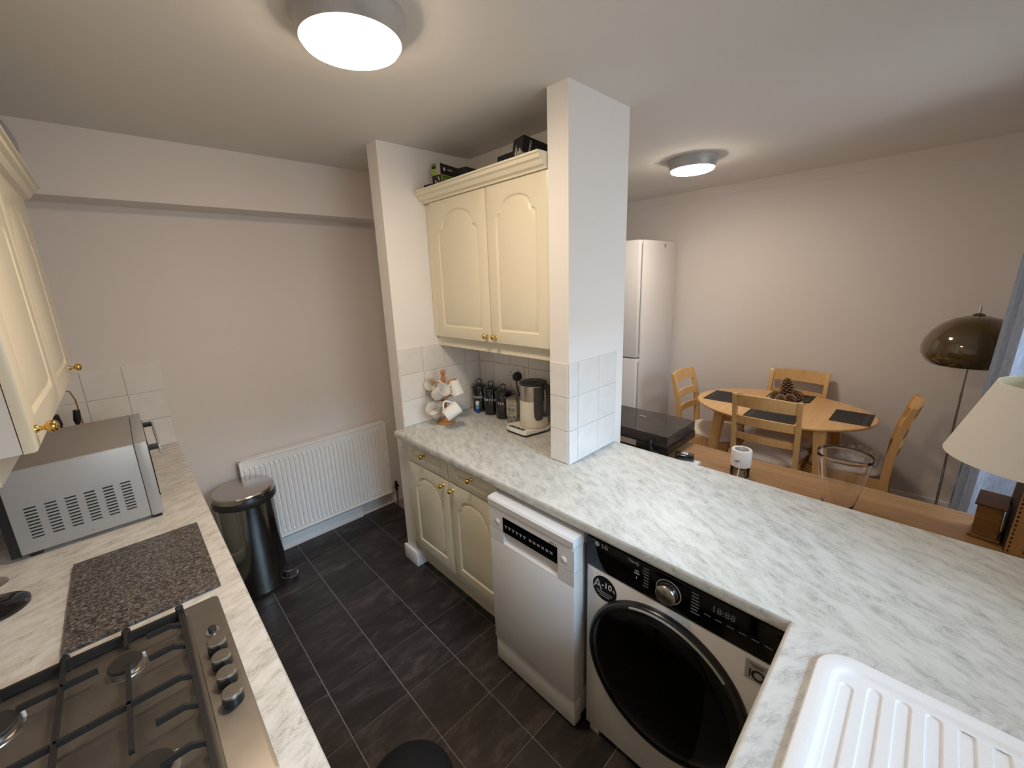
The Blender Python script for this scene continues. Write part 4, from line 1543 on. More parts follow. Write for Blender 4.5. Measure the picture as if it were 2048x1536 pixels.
def carton(label, M, w, d, h, words=None, lime=True, dots=True, cat='box', seed=1):
    """front face = local -Y (w wide), left face = local -X (d deep)"""
    loc = M.translation.copy()
    t = thing('string_light_box', label, cat, loc, 'boxes on top of the alcove cupboard')
    mb = MB()
    mb.box(0, w, 0, d, 0, h, 0.0015, 1, 0, M)
    b = mb.build('carton', BOXBLK, t, 30)

    def face(name, m_, side, u0, u1, v0, v1, e=0.0008):
        q = MB()
        if side == 'f':
            q.box(u0, u1, -e, 0.0004, v0, v1, 0, 1, 0, M)
        else:
            q.box(-e, 0.0004, u0, u1, v0, v1, 0, 1, 0, M)
        return q.build(name, m_, b)
    if lime:
        face('lime_panel', LIME, 'f', 0.002, w * 0.62, h * 0.36, h * 0.72)
        face('pale_panel', BOXGREY, 'f', 0.002, w * 0.22, h * 0.3, h * 0.46, 0.0011)
        face('lime_panel', LIME, 'l', d * 0.45, d * 0.98, h * 0.70, h * 0.97)
        face('pale_panel', BOXGREY, 'l', 0.001, d * 0.45, h * 0.70, h * 0.995)
        face('black_band', BOXBLK, 'l', d * 0.5, d * 0.95, h * 0.87, h * 0.95, 0.0011)
        q = MB()
        q.lathe([(0.009, -0.0002), (0.009, 0.001), (0, 0.001)], 12, M @ frame_m((0.032, 0, h * 0.86), (0, -1, 0), (0, 0, 1)))
        q.build('emblem', PRINT_W, b)
    if dots:
        rr2 = random.Random(seed)
        q = MB()
        for k in range(16):
            u, v = rr2.uniform(0.1, 0.9) * d, rr2.uniform(0.1, 0.66) * h
            q.box(-0.0008, 0.0004, u - 0.0035, u + 0.0035, v - 0.005, v + 0.005, 0, 1, 0, M)
        for k in range(16):
            u, v = rr2.uniform(0.66, 0.97) * w, rr2.uniform(0.1, 0.9) * h
            q.box(u - 0.0035, u + 0.0035, -0.0008, 0.0004, v - 0.005, v + 0.005, 0, 1, 0, M)
        q.build('bulb_picture', BULB, b)
    X, Z_ = M.to_3x3() @ Vector((1, 0, 0)), M.to_3x3() @ Vector((0, 0, 1))
    if words:
        for s_, size, u, v, m_ in words:
            text(b, s_, size, M @ Vector((u, -0.0012, v)), X, Z_, m_)
    return t, b


def rotM(loc, yaw, roll=0, pitch=0):
    return Matrix.Translation(loc) @ Matrix.Rotation(yaw, 4, 'Z') @ Matrix.Rotation(pitch, 4, 'Y') @ Matrix.Rotation(roll, 4, 'X')


CT = 2.1555
carton('black and lime mushroom string light box on the cupboard, upright at the left', rotM((1.405, 1.935, CT), R(14)), 0.19, 0.062, 0.19,
       [('10 MUSHROOM', 0.0135, 0.060, 0.124, BOXBLK), ('SHAPED STRING', 0.0135, 0.064, 0.108, BOXBLK), ('FIREFLY', 0.013, 0.080, 0.164, PRINT_W)])
carton('low dark box with bulb pictures, just right of the lime string light box', rotM((1.50, 1.835, CT), R(10)), 0.10, 0.06, 0.165, None, False, True, seed=4)
carton('flat dark box lying at the left end beside the wall nib', rotM((1.355, 1.955, CT), R(10)), 0.03, 0.06, 0.085, None, False, False)
carton('small flat black box in the middle of the cupboard top', rotM((1.475, 1.565, CT), R(-90)), 0.14, 0.12, 0.146, [('bowl', 0.02, 0.07, 0.115, PRINT_W)], False, False)
tb, tbb = carton('large dark tilted box of lights on the right of the cupboard top', rotM((1.388, 1.337, CT + 0.042), R(-15), 0, R(12)), 0.20, 0.085, 0.135, None, False, True, seed=9)
M_ = rotM((1.388, 1.337, CT + 0.042), R(-15), 0, R(12))
for nm, m_, u0, u1, v0, v1, sd in (('lime_panel', LIME, 0.0, 0.062, 0.030, 0.056, 'l'), ('pale_panel', BOXGREY, 0.0, 0.036, 0.058, 0.074, 'l'),
                                   ('pale_panel', BOXGREY, 0.0, 0.045, 0.048, 0.066, 'f'), ('lime_panel', LIME, 0.0, 0.04, 0.022, 0.046, 'f'), ('blue_picture', mat('box_blue', (0.05, 0.075, 0.12), 0.4), 0.065, 0.11, 0.07, 0.105, 'f')):
    q = MB()
    if sd == 'f':
        q.box(u0, u1, -0.0009, 0.0004, v0, v1, 0, 1, 0, M_)
    else:
        q.box(-0.0009, 0.0004, u0, u1, v0, v1, 0, 1, 0, M_)
    q.build(nm, m_, tbb)
text(tbb, 'FIREFLY', 0.014, M_ @ Vector((0.04, -0.0012, 0.10)), M_.to_3x3() @ Vector((0, 0, 1)), M_.to_3x3() @ Vector((-1, 0, 0)), PRINT_W)
text(tbb, 'FIREFLY', 0.010, M_ @ Vector((-0.0012, 0.05, 0.09)), M_.to_3x3() @ Vector((0, 0, 1)), M_.to_3x3() @ Vector((0, 1, 0)), PRINT_W)

# crinkled packaging
pk = thing('light_cable', 'coil of white cable behind the boxes on the cupboard', 'cable', (1.64, 1.655, CT))
mb = MB()
for k in range(4):
    mb.tube([Vector((1.625 + 0.012 * k, 1.655 + 0.055 * math.cos(a), CT + 0.135 + 0.075 * math.sin(a))) for a in [2 * math.pi * i / 24 for i in range(24)]], 0.0045, 8, closed=True)
mb.build('coil', PRINT_W, pk, 60)

# ================================================================ dining side
# fridge freezer
fr = thing('fridge_freezer', 'tall white fridge freezer against the far wall behind the pillar', 'fridge', (3.6, 2.07, 0))
FRW = mat('fridge_white', (0.76, 0.74, 0.73), 0.3)
FY0, FY1 = 1.774, 2.37
box_obj('body', 3.33, 3.95, FY0, FY1, 0.02, 2.01, FRW, fr, 0.004)
for z0, z1 in ((0.05, 1.0), (1.012, 2.008)):
    d = box_obj('door', 3.253, 3.322, FY0, FY1, z0, z1, FRW, fr, 0.006)
    box_obj('handle_groove', 3.29, 3.305, FY0 - 0.001, FY0 + 0.01, z0 + 0.03, z1 - 0.03, GREYP, d)
box_obj('door_seal', 3.322, 3.33, FY0 + 0.006, FY1 - 0.006, 0.05, 2.0, GREYP, fr)
mb = MB()
mb.box(3.70, 3.72, FY0 - 0.004, FY0, 1.955, 1.985)
mb.build('clip', GREYP, fr)
box_obj('plinth', 3.36, 3.94, FY0 + 0.01, FY1 - 0.01, 0, 0.02, BLACKP, fr)

# table
TX, TY, TA, TB_, TZ = 3.425, 0.712, 0.445, 0.552, 0.745
tab = thing('dining_table', 'oval light wood dining table by the far wall', 'table', (TX, TY, 0))
T = Matrix.Translation((TX, TY, 0))
seg = 72


def oval(s_, z):
    return [(TX + (TA - s_) * math.cos(2 * math.pi * k / seg), TY + (TB_ - s_) * math.sin(2 * math.pi * k / seg), z) for k in range(seg)]


mb = MB()
mb.loops([oval(0.03, TZ - 0.026), oval(0.012, TZ - 0.022), oval(0.002, TZ - 0.012), oval(0.0, TZ - 0.006), oval(0.004, TZ)])
mb.build('table_top', BEECHT, tab, 40)
mb = MB()
for a in ((-0.27, 0.27, -0.30, -0.28), (-0.27, 0.27, 0.28, 0.30)):
    mb.box(TX + a[0], TX + a[1], TY + a[2], TY + a[3], TZ - 0.10, TZ - 0.027)
for a in ((-0.28, -0.26, -0.30, 0.30), (0.26, 0.28, -0.30, 0.30)):
    mb.box(TX + a[0], TX + a[1], TY + a[2], TY + a[3], TZ - 0.10, TZ - 0.027)
mb.build('apron', BEECH, tab)
for sx in (-1, 1):
    for sy in (-1, 1):
        mb = MB()
        top = (TX + sx * 0.285, TY + sy * 0.30)
        bot = (TX + sx * 0.33, TY + sy * 0.36)
        w0, w1 = 0.032, 0.022
        mb.loops([[(bot[0] + a * w1, bot[1] + b * w1, 0.0) for a, b in ((-1, -1), (1, -1), (1, 1), (-1, 1))],
                  [(top[0] + a * w0, top[1] + b * w0, TZ - 0.027) for a, b in ((-1, -1), (1, -1), (1, 1), (-1, 1))]])
        mb.build('leg', BEECH, tab)


# place mats
def placemat(x0, x1, y0, y1, rot, label):
    t = thing('placemat', label, 'placemat', ((x0 + x1) / 2, (y0 + y1) / 2, TZ), 'black placemats on the oval table')
    M = Matrix.Translation(((x0 + x1) / 2, (y0 + y1) / 2, TZ)) @ Matrix.Rotation(rot, 4, 'Z')
    w, d = (x1 - x0) / 2, (y1 - y0) / 2
    mb = MB()
    mb.box(-w, w, -d, d, 0.0008, 0.0035, 0.0008, 1, 0, M)
    b = mb.build('mat', MATBLK, t)
    for a in (-d + 0.022, -d + 0.034):
        mb = MB()
        if w > d:
            mb.box(-w + 0.001, w - 0.001, a, a + 0.0018, 0.0033, 0.0039, 0, 1, 0, M)
        else:
            mb.box(-w + 0.001, w - 0.001, a, a + 0.0018, 0.0033, 0.0039, 0, 1, 0, M)
        mb.build('stitching', PRINT_G, b)
    mb = MB()
    mb.box(-w + 0.024, -w + 0.0255, -d + 0.001, d - 0.001, 0.0033, 0.0039, 0, 1, 0, M)
    mb.build('stitching', PRINT_G, b)


placemat(3.285, 3.585, 0.985, 1.195, R(180), 'black stitched placemat at the left end of the table, by the left chair')
placemat(3.035, 3.245, 0.535, 0.835, R(180), 'black stitched placemat on the near side behind the nearest chair back')
placemat(3.280, 3.572, 0.19, 0.395, 0, 'black stitched placemat at the right end of the table')
placemat(3.625, 3.84, 0.56, 0.845, 0, 'black stitched placemat on the far side, partly under the pine cones')

# pine cones on a dish
PC = Vector((3.53, 0.70, TZ + 0.004))
ds = thing('dish', 'shallow pale dish holding pine cones in the table middle', 'dish', PC)
mb = MB()
mb.lathe([(0.06, 0.0005), (0.09, 0.008), (0.112, 0.022), (0.113, 0.024), (0.108, 0.023), (0.088, 0.012), (0.0, 0.008)], 48, Matrix.Translation(PC))
mb.build('plate', mat('dish_glass', (0.62, 0.60, 0.57), 0.15), ds, 60)
CONE = mat('pine_cone_scale', (0.115, 0.058, 0.030), 0.7, var=0.4, vscale=60)
CONET = mat('pine_cone_tip', (0.36, 0.24, 0.15), 0.7)


def cone(x, y, z, h, r, tilt, label, seed):
    t = thing('pine_cone', label, 'pine cone', (x, y, z), 'pine cones on the dish')
    rr3 = random.Random(seed)
    M = Matrix.Translation((x, y, z)) @ Matrix.Rotation(tilt[0], 4, 'X') @ Matrix.Rotation(tilt[1], 4, 'Y')
    mb = MB()
    mb.lathe([(0.002, 0), (r * 0.45, h * 0.08), (r * 0.5, h * 0.3), (r * 0.25, h * 0.7), (0.002, h * 0.97)], 12, M)
    mb.build('core', CONE, t)
    mb = MB()
    n = 70
    for k in range(n):
        f = k / n
        zz = h * (0.05 + 0.93 * f)
        rad_ = r * (math.sin(math.pi * (0.22 + 0.74 * f)) ** 0.8) * rr3.uniform(0.93, 1.07)
        a = k * 2.39996
        lift = 0.25 + 0.55 * f
        w = r * 0.24 * (1 - 0.5 * f)
        th = h * 0.022
        d = Vector((math.cos(a), math.sin(a), 0))
        q = Vector((-d.y, d.x, 0))
        base = Vector((0, 0, zz)) + d * rad_ * 0.2
        tip = Vector((0, 0, zz + rad_ * lift * 0.5)) + d * rad_
        up = Vector((0, 0, th))
        mid = base.lerp(tip, 0.72)
        r0 = [M @ (base - q * w * 0.3 - up), M @ (base + q * w * 0.3 - up), M @ (base + q * w * 0.3 + up), M @ (base - q * w * 0.3 + up)]
        r1 = [M @ (mid - q * w - up), M @ (mid + q * w - up), M @ (mid + q * w + up), M @ (mid - q * w + up)]
        r2 = [M @ (tip - q * w * 0.45 - up * 0.8), M @ (tip + q * w * 0.45 - up * 0.8), M @ (tip + q * w * 0.45 + up * 1.2), M @ (tip - q * w * 0.45 + up * 1.2)]
        mb.loops([r0, r1])
        mb.loops([r1, r2], mi=1)
    o = mb.build('scales', [CONE, CONET], t, 30)
    o['kind'] = 'stuff'


zc = TZ + 0.018
cone(3.55, 0.70, zc + 0.02, 0.15, 0.05, (0, 0), 'tall dark upright pine cone at the centre of the dish', 1)
cone(3.50, 0.775, zc, 0.07, 0.037, (0.5, 0.2), 'small pine cone at the left side of the dish', 2)
cone(3.465, 0.715, zc, 0.065, 0.036, (0.2, -0.5), 'small pine cone in front of the tall cone on the dish', 3)
cone(3.485, 0.645, zc, 0.075, 0.038, (-0.3, -0.4), 'pale small pine cone right of centre on the dish', 4)
cone(3.56, 0.612, zc, 0.085, 0.042, (-0.5, 0.3), 'small pine cone at the right rim of the dish', 5)


# chairs
def make_chair():
    t = thing('dining_chair', 'x', 'chair', (0, 0, 0), 'ladder-back chairs around the oval table')
    hw = 0.185                                     # half width at the back
    fwid = 0.205                                   # half width at the front
    # rear posts: leg, then a raked, slightly curved post
    prof = [(-0.235, 0.0), (-0.20, 0.25), (-0.188, 0.45), (-0.193, 0.58), (-0.215, 0.74), (-0.255, 0.905), (-0.262, 0.918)]
    wid = [0.026, 0.032, 0.042, 0.040, 0.036, 0.030, 0.024]
    for s_ in (-1, 1):
        mb = MB()
        rings = []
        for (y, z), w in zip(prof, wid):
            x = s_ * hw
            rings.append([(x - 0.013, y - w / 2, z), (x + 0.013, y - w / 2, z), (x + 0.013, y + w / 2, z), (x - 0.013, y + w / 2, z)])
        mb.loops(rings)
        mb.build('back_post', BEECH, t, 30)
        mb = MB()
        x0 = s_ * (fwid - 0.018)
        mb.loops([[(x0 + a * 0.014, 0.185 + b * 0.014, 0) for a, b in ((-1, -1), (1, -1), (1, 1), (-1, 1))],
                  [(x0 + a * 0.018, 0.18 + b * 0.018, 0.435) for a, b in ((-1, -1), (1, -1), (1, 1), (-1, 1))]])
        mb.build('leg', BEECH, t, 30)

    def yat(z):
        for (y0, z0), (y1, z1) in zip(prof, prof[1:]):
            if z0 <= z <= z1:
                return y0 + (y1 - y0) * (z - z0) / (z1 - z0)
        return prof[-1][0]
    for z0, z1, crown in ((0.83, 0.912, 0.012), (0.70, 0.757, 0.006), (0.585, 0.632, 0.006)):
        mb = MB()
        rings = []
        n = 12
        for k in range(n + 1):
            f = -1 + 2 * k / n
            x = f * (hw - 0.006)
            bow = -0.028 * (1 - f * f)
            rz = crown * (1 - f * f)
            ya, yb = yat(z0) + bow, yat(z1) + bow
            rings.append([(x, ya - 0.009, z0 + rz * 0.3), (x, ya + 0.009, z0 + rz * 0.3), (x, yb + 0.009, z1 + rz), (x, yb - 0.009, z1 + rz)])
        mb.loops(rings)
        mb.build('back_rail', BEECH, t, 40)
    mb = MB()
    mb.box(-fwid + 0.012, fwid - 0.012, 0.168, 0.19, 0.37, 0.435)
    mb.box(-hw, hw, -0.19, -0.168, 0.37, 0.435)
    for s_ in (-1, 1):
        mb.loops([[(s_ * hw - 0.01, -0.18, 0.37), (s_ * hw + 0.01, -0.18, 0.37), (s_ * hw + 0.01, -0.18, 0.435), (s_ * hw - 0.01, -0.18, 0.435)],
                  [(s_ * (fwid - 0.02) - 0.01, 0.18, 0.37), (s_ * (fwid - 0.02) + 0.01, 0.18, 0.37), (s_ * (fwid - 0.02) + 0.01, 0.18, 0.435), (s_ * (fwid - 0.02) - 0.01, 0.18, 0.435)]])
    mb.build('seat_frame', BEECH, t)
    mb = MB()

    def sring(s_, z):
        pts = []
        for k in range(40):
            a = 2 * math.pi * k / 40
            ca, sa = math.cos(a), math.sin(a)
            e = 0.32
            u = math.copysign(abs(ca) ** e, ca)
            v = math.copysign(abs(sa) ** e, sa)
            hwv = hw - 0.018 + (fwid + 0.004 - hw + 0.018) * (v + 1) / 2
            pts.append((u * (hwv - s_), 0.015 + v * (0.185 - s_) + 0.0, z))
        return pts
    mb.loops([sring(0.008, 0.434), sring(0.0, 0.442), sring(0.0, 0.455), sring(0.008, 0.468), sring(0.035, 0.477), sring(0.10, 0.481)])
    mb.build('seat_cushion', CUSH, t, 60)
    return t


ch = make_chair()
spots = [((3.215, 0.685), -90, 'light wood ladder-back chair on the near side, its back towards the sideboard'),
         ((3.42, 1.165), 180, 'light wood ladder-back chair at the left end, between table and fridge'),
         ((3.675, 0.70), 90, 'light wood ladder-back chair on the far side against the wall'),
         ((3.41, 0.270), 1, 'light wood ladder-back chair at the right end with plastic-wrapped paper on it')]
chairs = [ch] + [copy_tree(ch) for _ in spots[1:]]
for c_, ((x, y), a, lab) in zip(chairs, spots):
    c_.location = (x, y, 0)
    c_.rotation_euler = (0, 0, R(a))
    c_['label'] = lab

# plastic-wrapped paper on the right-hand chair
nw = thing('plastic_packet', 'crumpled clear plastic packet with white paper on the right-hand chair seat', 'packet', (3.42, 0.24, 0.482))
rnd = random.Random(11)
mb = MB()
NH = [[rnd.uniform(0, 1) for _ in range(13)] for _ in range(13)]


def packet(u, v):
    i, j = int(u * 12), int(v * 12)
    edge = min(u, 1 - u, v, 1 - v) * 8
    hgt = 0.012 + min(1, edge) * 0.035 * NH[i][j] + 0.02 * math.sin(3.1 * u) * math.sin(2.7 * v)
    return (3.29 + u * 0.26 + 0.01 * NH[j][i], 0.13 + v * 0.22, 0.486 + hgt)


mb.grid(packet, 12, 12, thick=0.003)
mb.build('paper', mat('packet_white', (0.62, 0.61, 0.63), 0.3, var=0.25, vscale=25, coat=0.5), nw, 20)

# sideboard
SX0, SX1, SY0, SY1, SZ = 1.79, 2.262, -0.42, 1.62, 0.775
sb = thing('sideboard', 'long oak-topped sideboard behind the peninsula worktop', 'sideboard', ((SX0 + SX1) / 2, 0.6, 0))
mb = MB()
mb.box(SX0, SX1, SY0, SY1, SZ - 0.03, SZ, 0.003, 2)
mb.build('top', OAK, sb, 30)
OAKV = wood('oak_side', (0.40, 0.225, 0.10), (0.29, 0.15, 0.062), 2, 7, 0.42)
box_obj('carcass', SX0 + 0.02, SX1 - 0.03, SY0 + 0.02, SY1 - 0.02, 0.06, SZ - 0.031, OAKV, sb)
for k in range(4):
    a = SY0 + 0.03 + k * 0.495
    d = box_obj('door', SX1 - 0.029, SX1 - 0.01, a, a + 0.485, 0.08, SZ - 0.05, OAKV, sb, 0.002)
    box_obj('handle', SX1 - 0.011, SX1 + 0.006, a + 0.22, a + 0.26, 0.62, 0.635, CHROME, d, 0.003)
box_obj('plinth', SX0 + 0.04, SX1 - 0.06, SY0 + 0.04, SY1 - 0.04, 0, 0.06, OAKV, sb)

# turntable
tt = thing('turntable', 'black record player with smoked dust cover on the sideboard', 'record player', (2.14, 1.11, SZ))
AX0, AX1, AY0, AY1 = 1.965, 2.322 - 0.07, 0.872, 1.352
AX1 = 2.32
Z0, Z1, Z2 = SZ + 0.016, SZ + 0.062, SZ + 0.118
TTB = mat('turntable_black', (0.010, 0.009, 0.009), 0.22)
box_obj('plinth', AX0, AX1, AY0, AY1, Z0, Z1, TTB, tt, 0.003)
mb = MB()
th = 0.003
mb.box(AX0 + 0.004, AX1 - 0.004, AY0 + 0.004, AY1 - 0.004, Z2 - th, Z2, 0.001, 1)
mb.box(AX0 + 0.004, AX0 + 0.004 + th, AY0 + 0.004, AY1 - 0.004, Z1 + 0.002, Z2 - th)
mb.box(AX1 - 0.004 - th, AX1 - 0.004, AY0 + 0.004, AY1 - 0.004, Z1 + 0.002, Z2 - th)
mb.box(AX0 + 0.007, AX1 - 0.007, AY0 + 0.004, AY0 + 0.004 + th, Z1 + 0.002, Z2 - th)
mb.box(AX0 + 0.007, AX1 - 0.007, AY1 - 0.004 - th, AY1 - 0.004, Z1 + 0.002, Z2 - th)
dc = mb.build('dust_cover', SMOKE, tt, 30)
mb = MB()
mb.lathe([(0.15, 0), (0.152, 0.004), (0.152, 0.014), (0.148, 0.018), (0.0, 0.018)], 48, Matrix.Translation((2.13, 1.16, Z1 + 0.001)))
mb.build('platter', DGREY, tt, 40)
mb = MB()
mb.cyl((2.13, 1.16, Z1 + 0.018), (2.13, 1.16, Z1 + 0.032), 0.0035, seg=10)
mb.build('spindle', CHROME, tt)
mb = MB()
mb.tube([(2.27, 0.94, Z1), (2.27, 0.94, Z1 + 0.03), (2.25, 0.945, Z1 + 0.034), (2.05, 0.97, Z1 + 0.03), (2.02, 0.985, Z1 + 0.026)], 0.005, 8)
mb.build('tone_arm', CHROME, tt)
mb = MB()
mb.grid(lambda u, v: (2.05 + u * 0.24, 0.89 + v * 0.10, Z1 + 0.008 + 0.02 * math.sin(5 * u + 3 * v) ** 2 + 0.012 * math.sin(9 * v)), 14, 8, thick=0.003)
mb.build('reflected_folds', mat('reflection_grey', (0.42, 0.40, 0.39), 0.9), tt, 60)  # added grey folds standing in for a reflection in the dust cover
box_obj('name_badge', AX0 - 0.001, AX0 + 0.002, 1.05, 1.16, Z0 + 0.012, Z0 + 0.044, mat('badge_silver', (0.45, 0.43, 0.40), 0.35, 0.6), tt)
box_obj('rear_cable_entry', AX0 - 0.008, AX0 + 0.002, 0.945, 0.97, Z1 + 0.016, Z1 + 0.034, BLACKP, tt, 0.003)
mb = MB()
mb.tube([(AX0 - 0.006, 0.957, Z1 + 0.026), (AX0 - 0.016, 0.957, Z1 + 0.024), (AX0 - 0.02, 0.956, Z1 + 0.005), (AX0 - 0.02, 0.953, Z1 - 0.02), (AX0 - 0.022, 0.94, Z1 - 0.03), (AX0 - 0.022, 0.905, Z1 - 0.032)], 0.005, 8)
mb.build('cable', BLACKP, tt, 60)
box_obj('lid_badge', 2.20, 2.206, 1.12, 1.16, Z2, Z2 + 0.0006, PRINT_LG, dc)
for x in (AX0 + 0.05, SX1 - 0.03):
    for y in (AY0 + 0.05, AY1 - 0.05):
        mb = MB()
        mb.lathe([(0.018, 0.0008), (0.02, 0.016)], 16, Matrix.Translation((x, y, SZ)))
        mb.build('foot', BLACKP, tt)

# little black gadget with a silver dial, white block under it
wb = thing('white_block', 'small white block on the sideboard beside the record player', 'box', (2.0, 0.77, SZ))
mb = MB()
mb.box(1.925, 2.005, 0.715, 0.825, SZ + 0.001, SZ + 0.022, 0.004)
mb.build('block', PRINT_W, wb)
gd = thing('watch_box', 'small black box topped with a shiny silver watch on the sideboard', 'watch', (1.99, 0.79, SZ + 0.023))
T = Matrix.Translation((1.985, 0.79, SZ + 0.0232)) @ Matrix.Rotation(R(20), 4, 'Z')
mb = MB()
mb.box(-0.03, 0.03, -0.045, 0.045, 0, 0.026, 0.006, 3, 0, T)
mb.build('box', ENAMEL, gd, 40)
mb = MB()
mb.lathe([(0.014, 0.026), (0.016, 0.029), (0.014, 0.035), (0.008, 0.037), (0, 0.037)], 24, T)
mb.tube([T @ Vector((0.018 * math.cos(a), 0.018 * math.sin(a), 0.03)) for a in [2 * math.pi * i / 16 for i in range(16)]], 0.003, 6, closed=True)
mb.build('silver_dial', CHROME, gd, 40)

# desk fan / humidifier
fx, fy = 2.03, 0.545
fn_ = thing('mini_humidifier', 'white and clear mini cylinder humidifier with white cable on the sideboard', 'humidifier', (fx, fy, SZ))
T = Matrix.Translation((fx, fy, SZ))
mb = MB()
mb.lathe([(0.040, 0.001), (0.041, 0.004), (0.041, 0.05), (0.039, 0.05), (0.039, 0.004)], 40, T, cap1=False)
mb.build('tank', thin_glass('tank_clear', (0.72, 0.69, 0.66)), fn_, 50)
WHP = mat('humidifier_white', (0.78, 0.76, 0.73), 0.4)
mb = MB()
mb.lathe([(0.043, 0.050), (0.0435, 0.054), (0.0435, 0.126), (0.041, 0.130), (0.031, 0.130), (0.029, 0.124), (0.0, 0.122)], 48, T)
hd_ = mb.build('head', WHP, fn_, 40)
mb = MB()
for k in range(24):
    a = 2 * math.pi * k / 24
    mb.cyl((fx + 0.012 * math.cos(a), fy + 0.012 * math.sin(a), SZ + 0.127), (fx + 0.030 * math.cos(a), fy + 0.030 * math.sin(a), SZ + 0.129), 0.0012, seg=6)
mb.lathe([(0.012, 0.123), (0.012, 0.129), (0, 0.130)], 20, T)
mb.build('grille', GREYP, hd_, 40)
mb = MB()
mb.box(fx - 0.0475, fx - 0.042, fy - 0.008, fy + 0.012, SZ + 0.078, SZ + 0.088, 0.001)
mb.build('port', GREYP, hd_)
mb = MB()
mb.tube([(fx - 0.043, fy - 0.004, SZ + 0.082), (fx - 0.052, fy - 0.006, SZ + 0.075), (fx - 0.05, fy - 0.01, SZ + 0.05), (fx - 0.056, fy - 0.008, SZ + 0.02), (fx - 0.07, fy - 0.01, SZ + 0.003), (fx - 0.11, fy + 0.02, SZ + 0.003)], 0.0022, 8)
mb.build('cable', PRINT_W, fn_, 60)

# glass vase
vx, vy = 1.93, 0.167
vs_ = thing('glass_vase', 'large clear tapered glass vase on the sideboard', 'vase', (vx, vy, SZ))
mb = MB()
mb.lathe([(0.036, 0.001), (0.041, 0.004), (0.046, 0.02), (0.054, 0.06), (0.066, 0.12), (0.0775, 0.18), (0.085, 0.235), (0.0865, 0.250), (0.0858, 0.2512), (0.0853, 0.250), (0.0838, 0.235), (0.0763, 0.18), (0.0648, 0.12), (0.0528, 0.06), (0.044, 0.024), (0.030, 0.014), (0.0, 0.012)], 64, Matrix.Translation((vx, vy, SZ)))
mb.build('glass', VASEG, vs_, 70)

# wooden trinket box
bxw = thing('wooden_box', 'small brown wooden box with sloping lid in front of the table lamp', 'box', (2.11, -0.235, SZ))
BRW = wood('brown_box_wood', (0.23, 0.115, 0.035), (0.15, 0.07, 0.02), 1, 10, 0.4)
T = Matrix.Translation((2.095, -0.226, SZ)) @ Matrix.Rotation(R(-8), 4, 'Z')
mb = MB()
mb.box(-0.042, 0.05, -0.038, 0.038, 0.001, 0.012, 0.002, 1, 0, T)
mb.build('base', BRW, bxw)
mb = MB()
mb.box(-0.034, 0.042, -0.030, 0.030, 0.012, 0.125, 0.001, 1, 0, T)
mb.build('body', BRW, bxw)
mb = MB()
mb.prism([(-0.042, 0.125), (0.048, 0.125), (0.048, 0.150), (-0.042, 0.131)], lambda u, v, a: T @ Vector((u, a, v)), -0.036, 0.036)
mb.build('lid', mat('box_lid_dark', (0.085, 0.045, 0.03), 0.35), bxw)

# table lamp: inlaid square wooden column, linen shade
lx, ly = 2.075, -0.335
tl = thing('table_lamp', 'table lamp with cream linen shade and inlaid wooden column at right edge', 'lamp', (lx, ly, SZ))
LW_ = wood('lamp_light_wood', (0.46, 0.27, 0.11), (0.36, 0.19, 0.07), 2, 8, 0.4)
LDK = mat('lamp_shaded_side_and_inlay', (0.03, 0.02, 0.016), 0.35)  # near-black paints the shade on the column's side; also colours the real inlay
mb = MB()
mb.loops([[(lx + a * 0.072, ly + b * 0.072, SZ + 0.001) for a, b in ((-1, -1), (1, -1), (1, 1), (-1, 1))],
          [(lx + a * 0.062, ly + b * 0.062, SZ + 0.285) for a, b in ((-1, -1), (1, -1), (1, 1), (-1, 1))]])
col_ = mb.build('column', LDK, tl)
mb = MB()
mb.loops([[(lx - 0.0725, ly + b * 0.071, SZ + 0.001) for b in (-1, 1)] + [(lx - 0.0705, ly + b * 0.071, SZ + 0.001) for b in (1, -1)],
          [(lx - 0.0625, ly + b * 0.061, SZ + 0.285) for b in (-1, 1)] + [(lx - 0.0605, ly + b * 0.061, SZ + 0.285) for b in (1, -1)]])
fcp = mb.build('inlaid_front', LW_, tl)


def on_face(b, z):
    f = z / 0.285
    return (lx - 0.0725 + 0.01 * f - 0.0006, ly + b * (0.071 - 0.01 * f), SZ + z)


mb = MB()
for k in range(18):
    z = 0.012 + k * 0.0155
    for e in (0.9, -0.9):
        p = Vector(on_face(e, z))
        mb.box(p.x - 0.0004, p.x + 0.0008, p.y - 0.0022, p.y + 0.0022, p.z - 0.004, p.z + 0.004)
mb.build('inlay_border', LDK, fcp)
for c in (0.35, 0.0, -0.35):
    for k in range(11):
        p = Vector(on_face(c, 0.02 + k * 0.0235))
        mb = MB()
        mb.box(p.x - 0.0004, p.x + 0.0008, p.y - 0.0075, p.y + 0.0075, p.z - 0.006, p.z + 0.006)
        mb.build('inlay', LDK, fcp)
mb = MB()
mb.cyl((lx, ly, SZ + 0.284), (lx, ly, SZ + 0.50), 0.008, seg=12)
mb.build('stem', BRASS, tl)
mb = MB()
sx_, sy_ = 2.075, -0.318
T = Matrix.Translation((sx_, sy_, SZ))
mb.lathe([(0.238, 0.308), (0.150, 0.565), (0.148, 0.565), (0.236, 0.308)], 72, T, cap0=False, cap1=False)
for f in mb.bm.faces:
    if f.calc_center_median().xy.__sub__(Vector((sx_, sy_))).length < 0.0:
        f.material_index = 1
sh = mb.build('shade', SHADE, tl, 50)
mb = MB()
mb.lathe([(0.2355, 0.309), (0.1475, 0.564)], 72, T, cap0=False, cap1=False)
mb.build('shade_lining', SHADE_IN, sh, 50)
mb = MB()
for k in range(3):
    a = 2 * math.pi * k / 3 + 0.5
    mb.cyl((lx, ly, SZ + 0.49), (sx_ + 0.149 * math.cos(a), sy_ + 0.149 * math.sin(a), SZ + 0.55), 0.0018, seg=6)
mb.build('shade_spider', CHROME, tl)

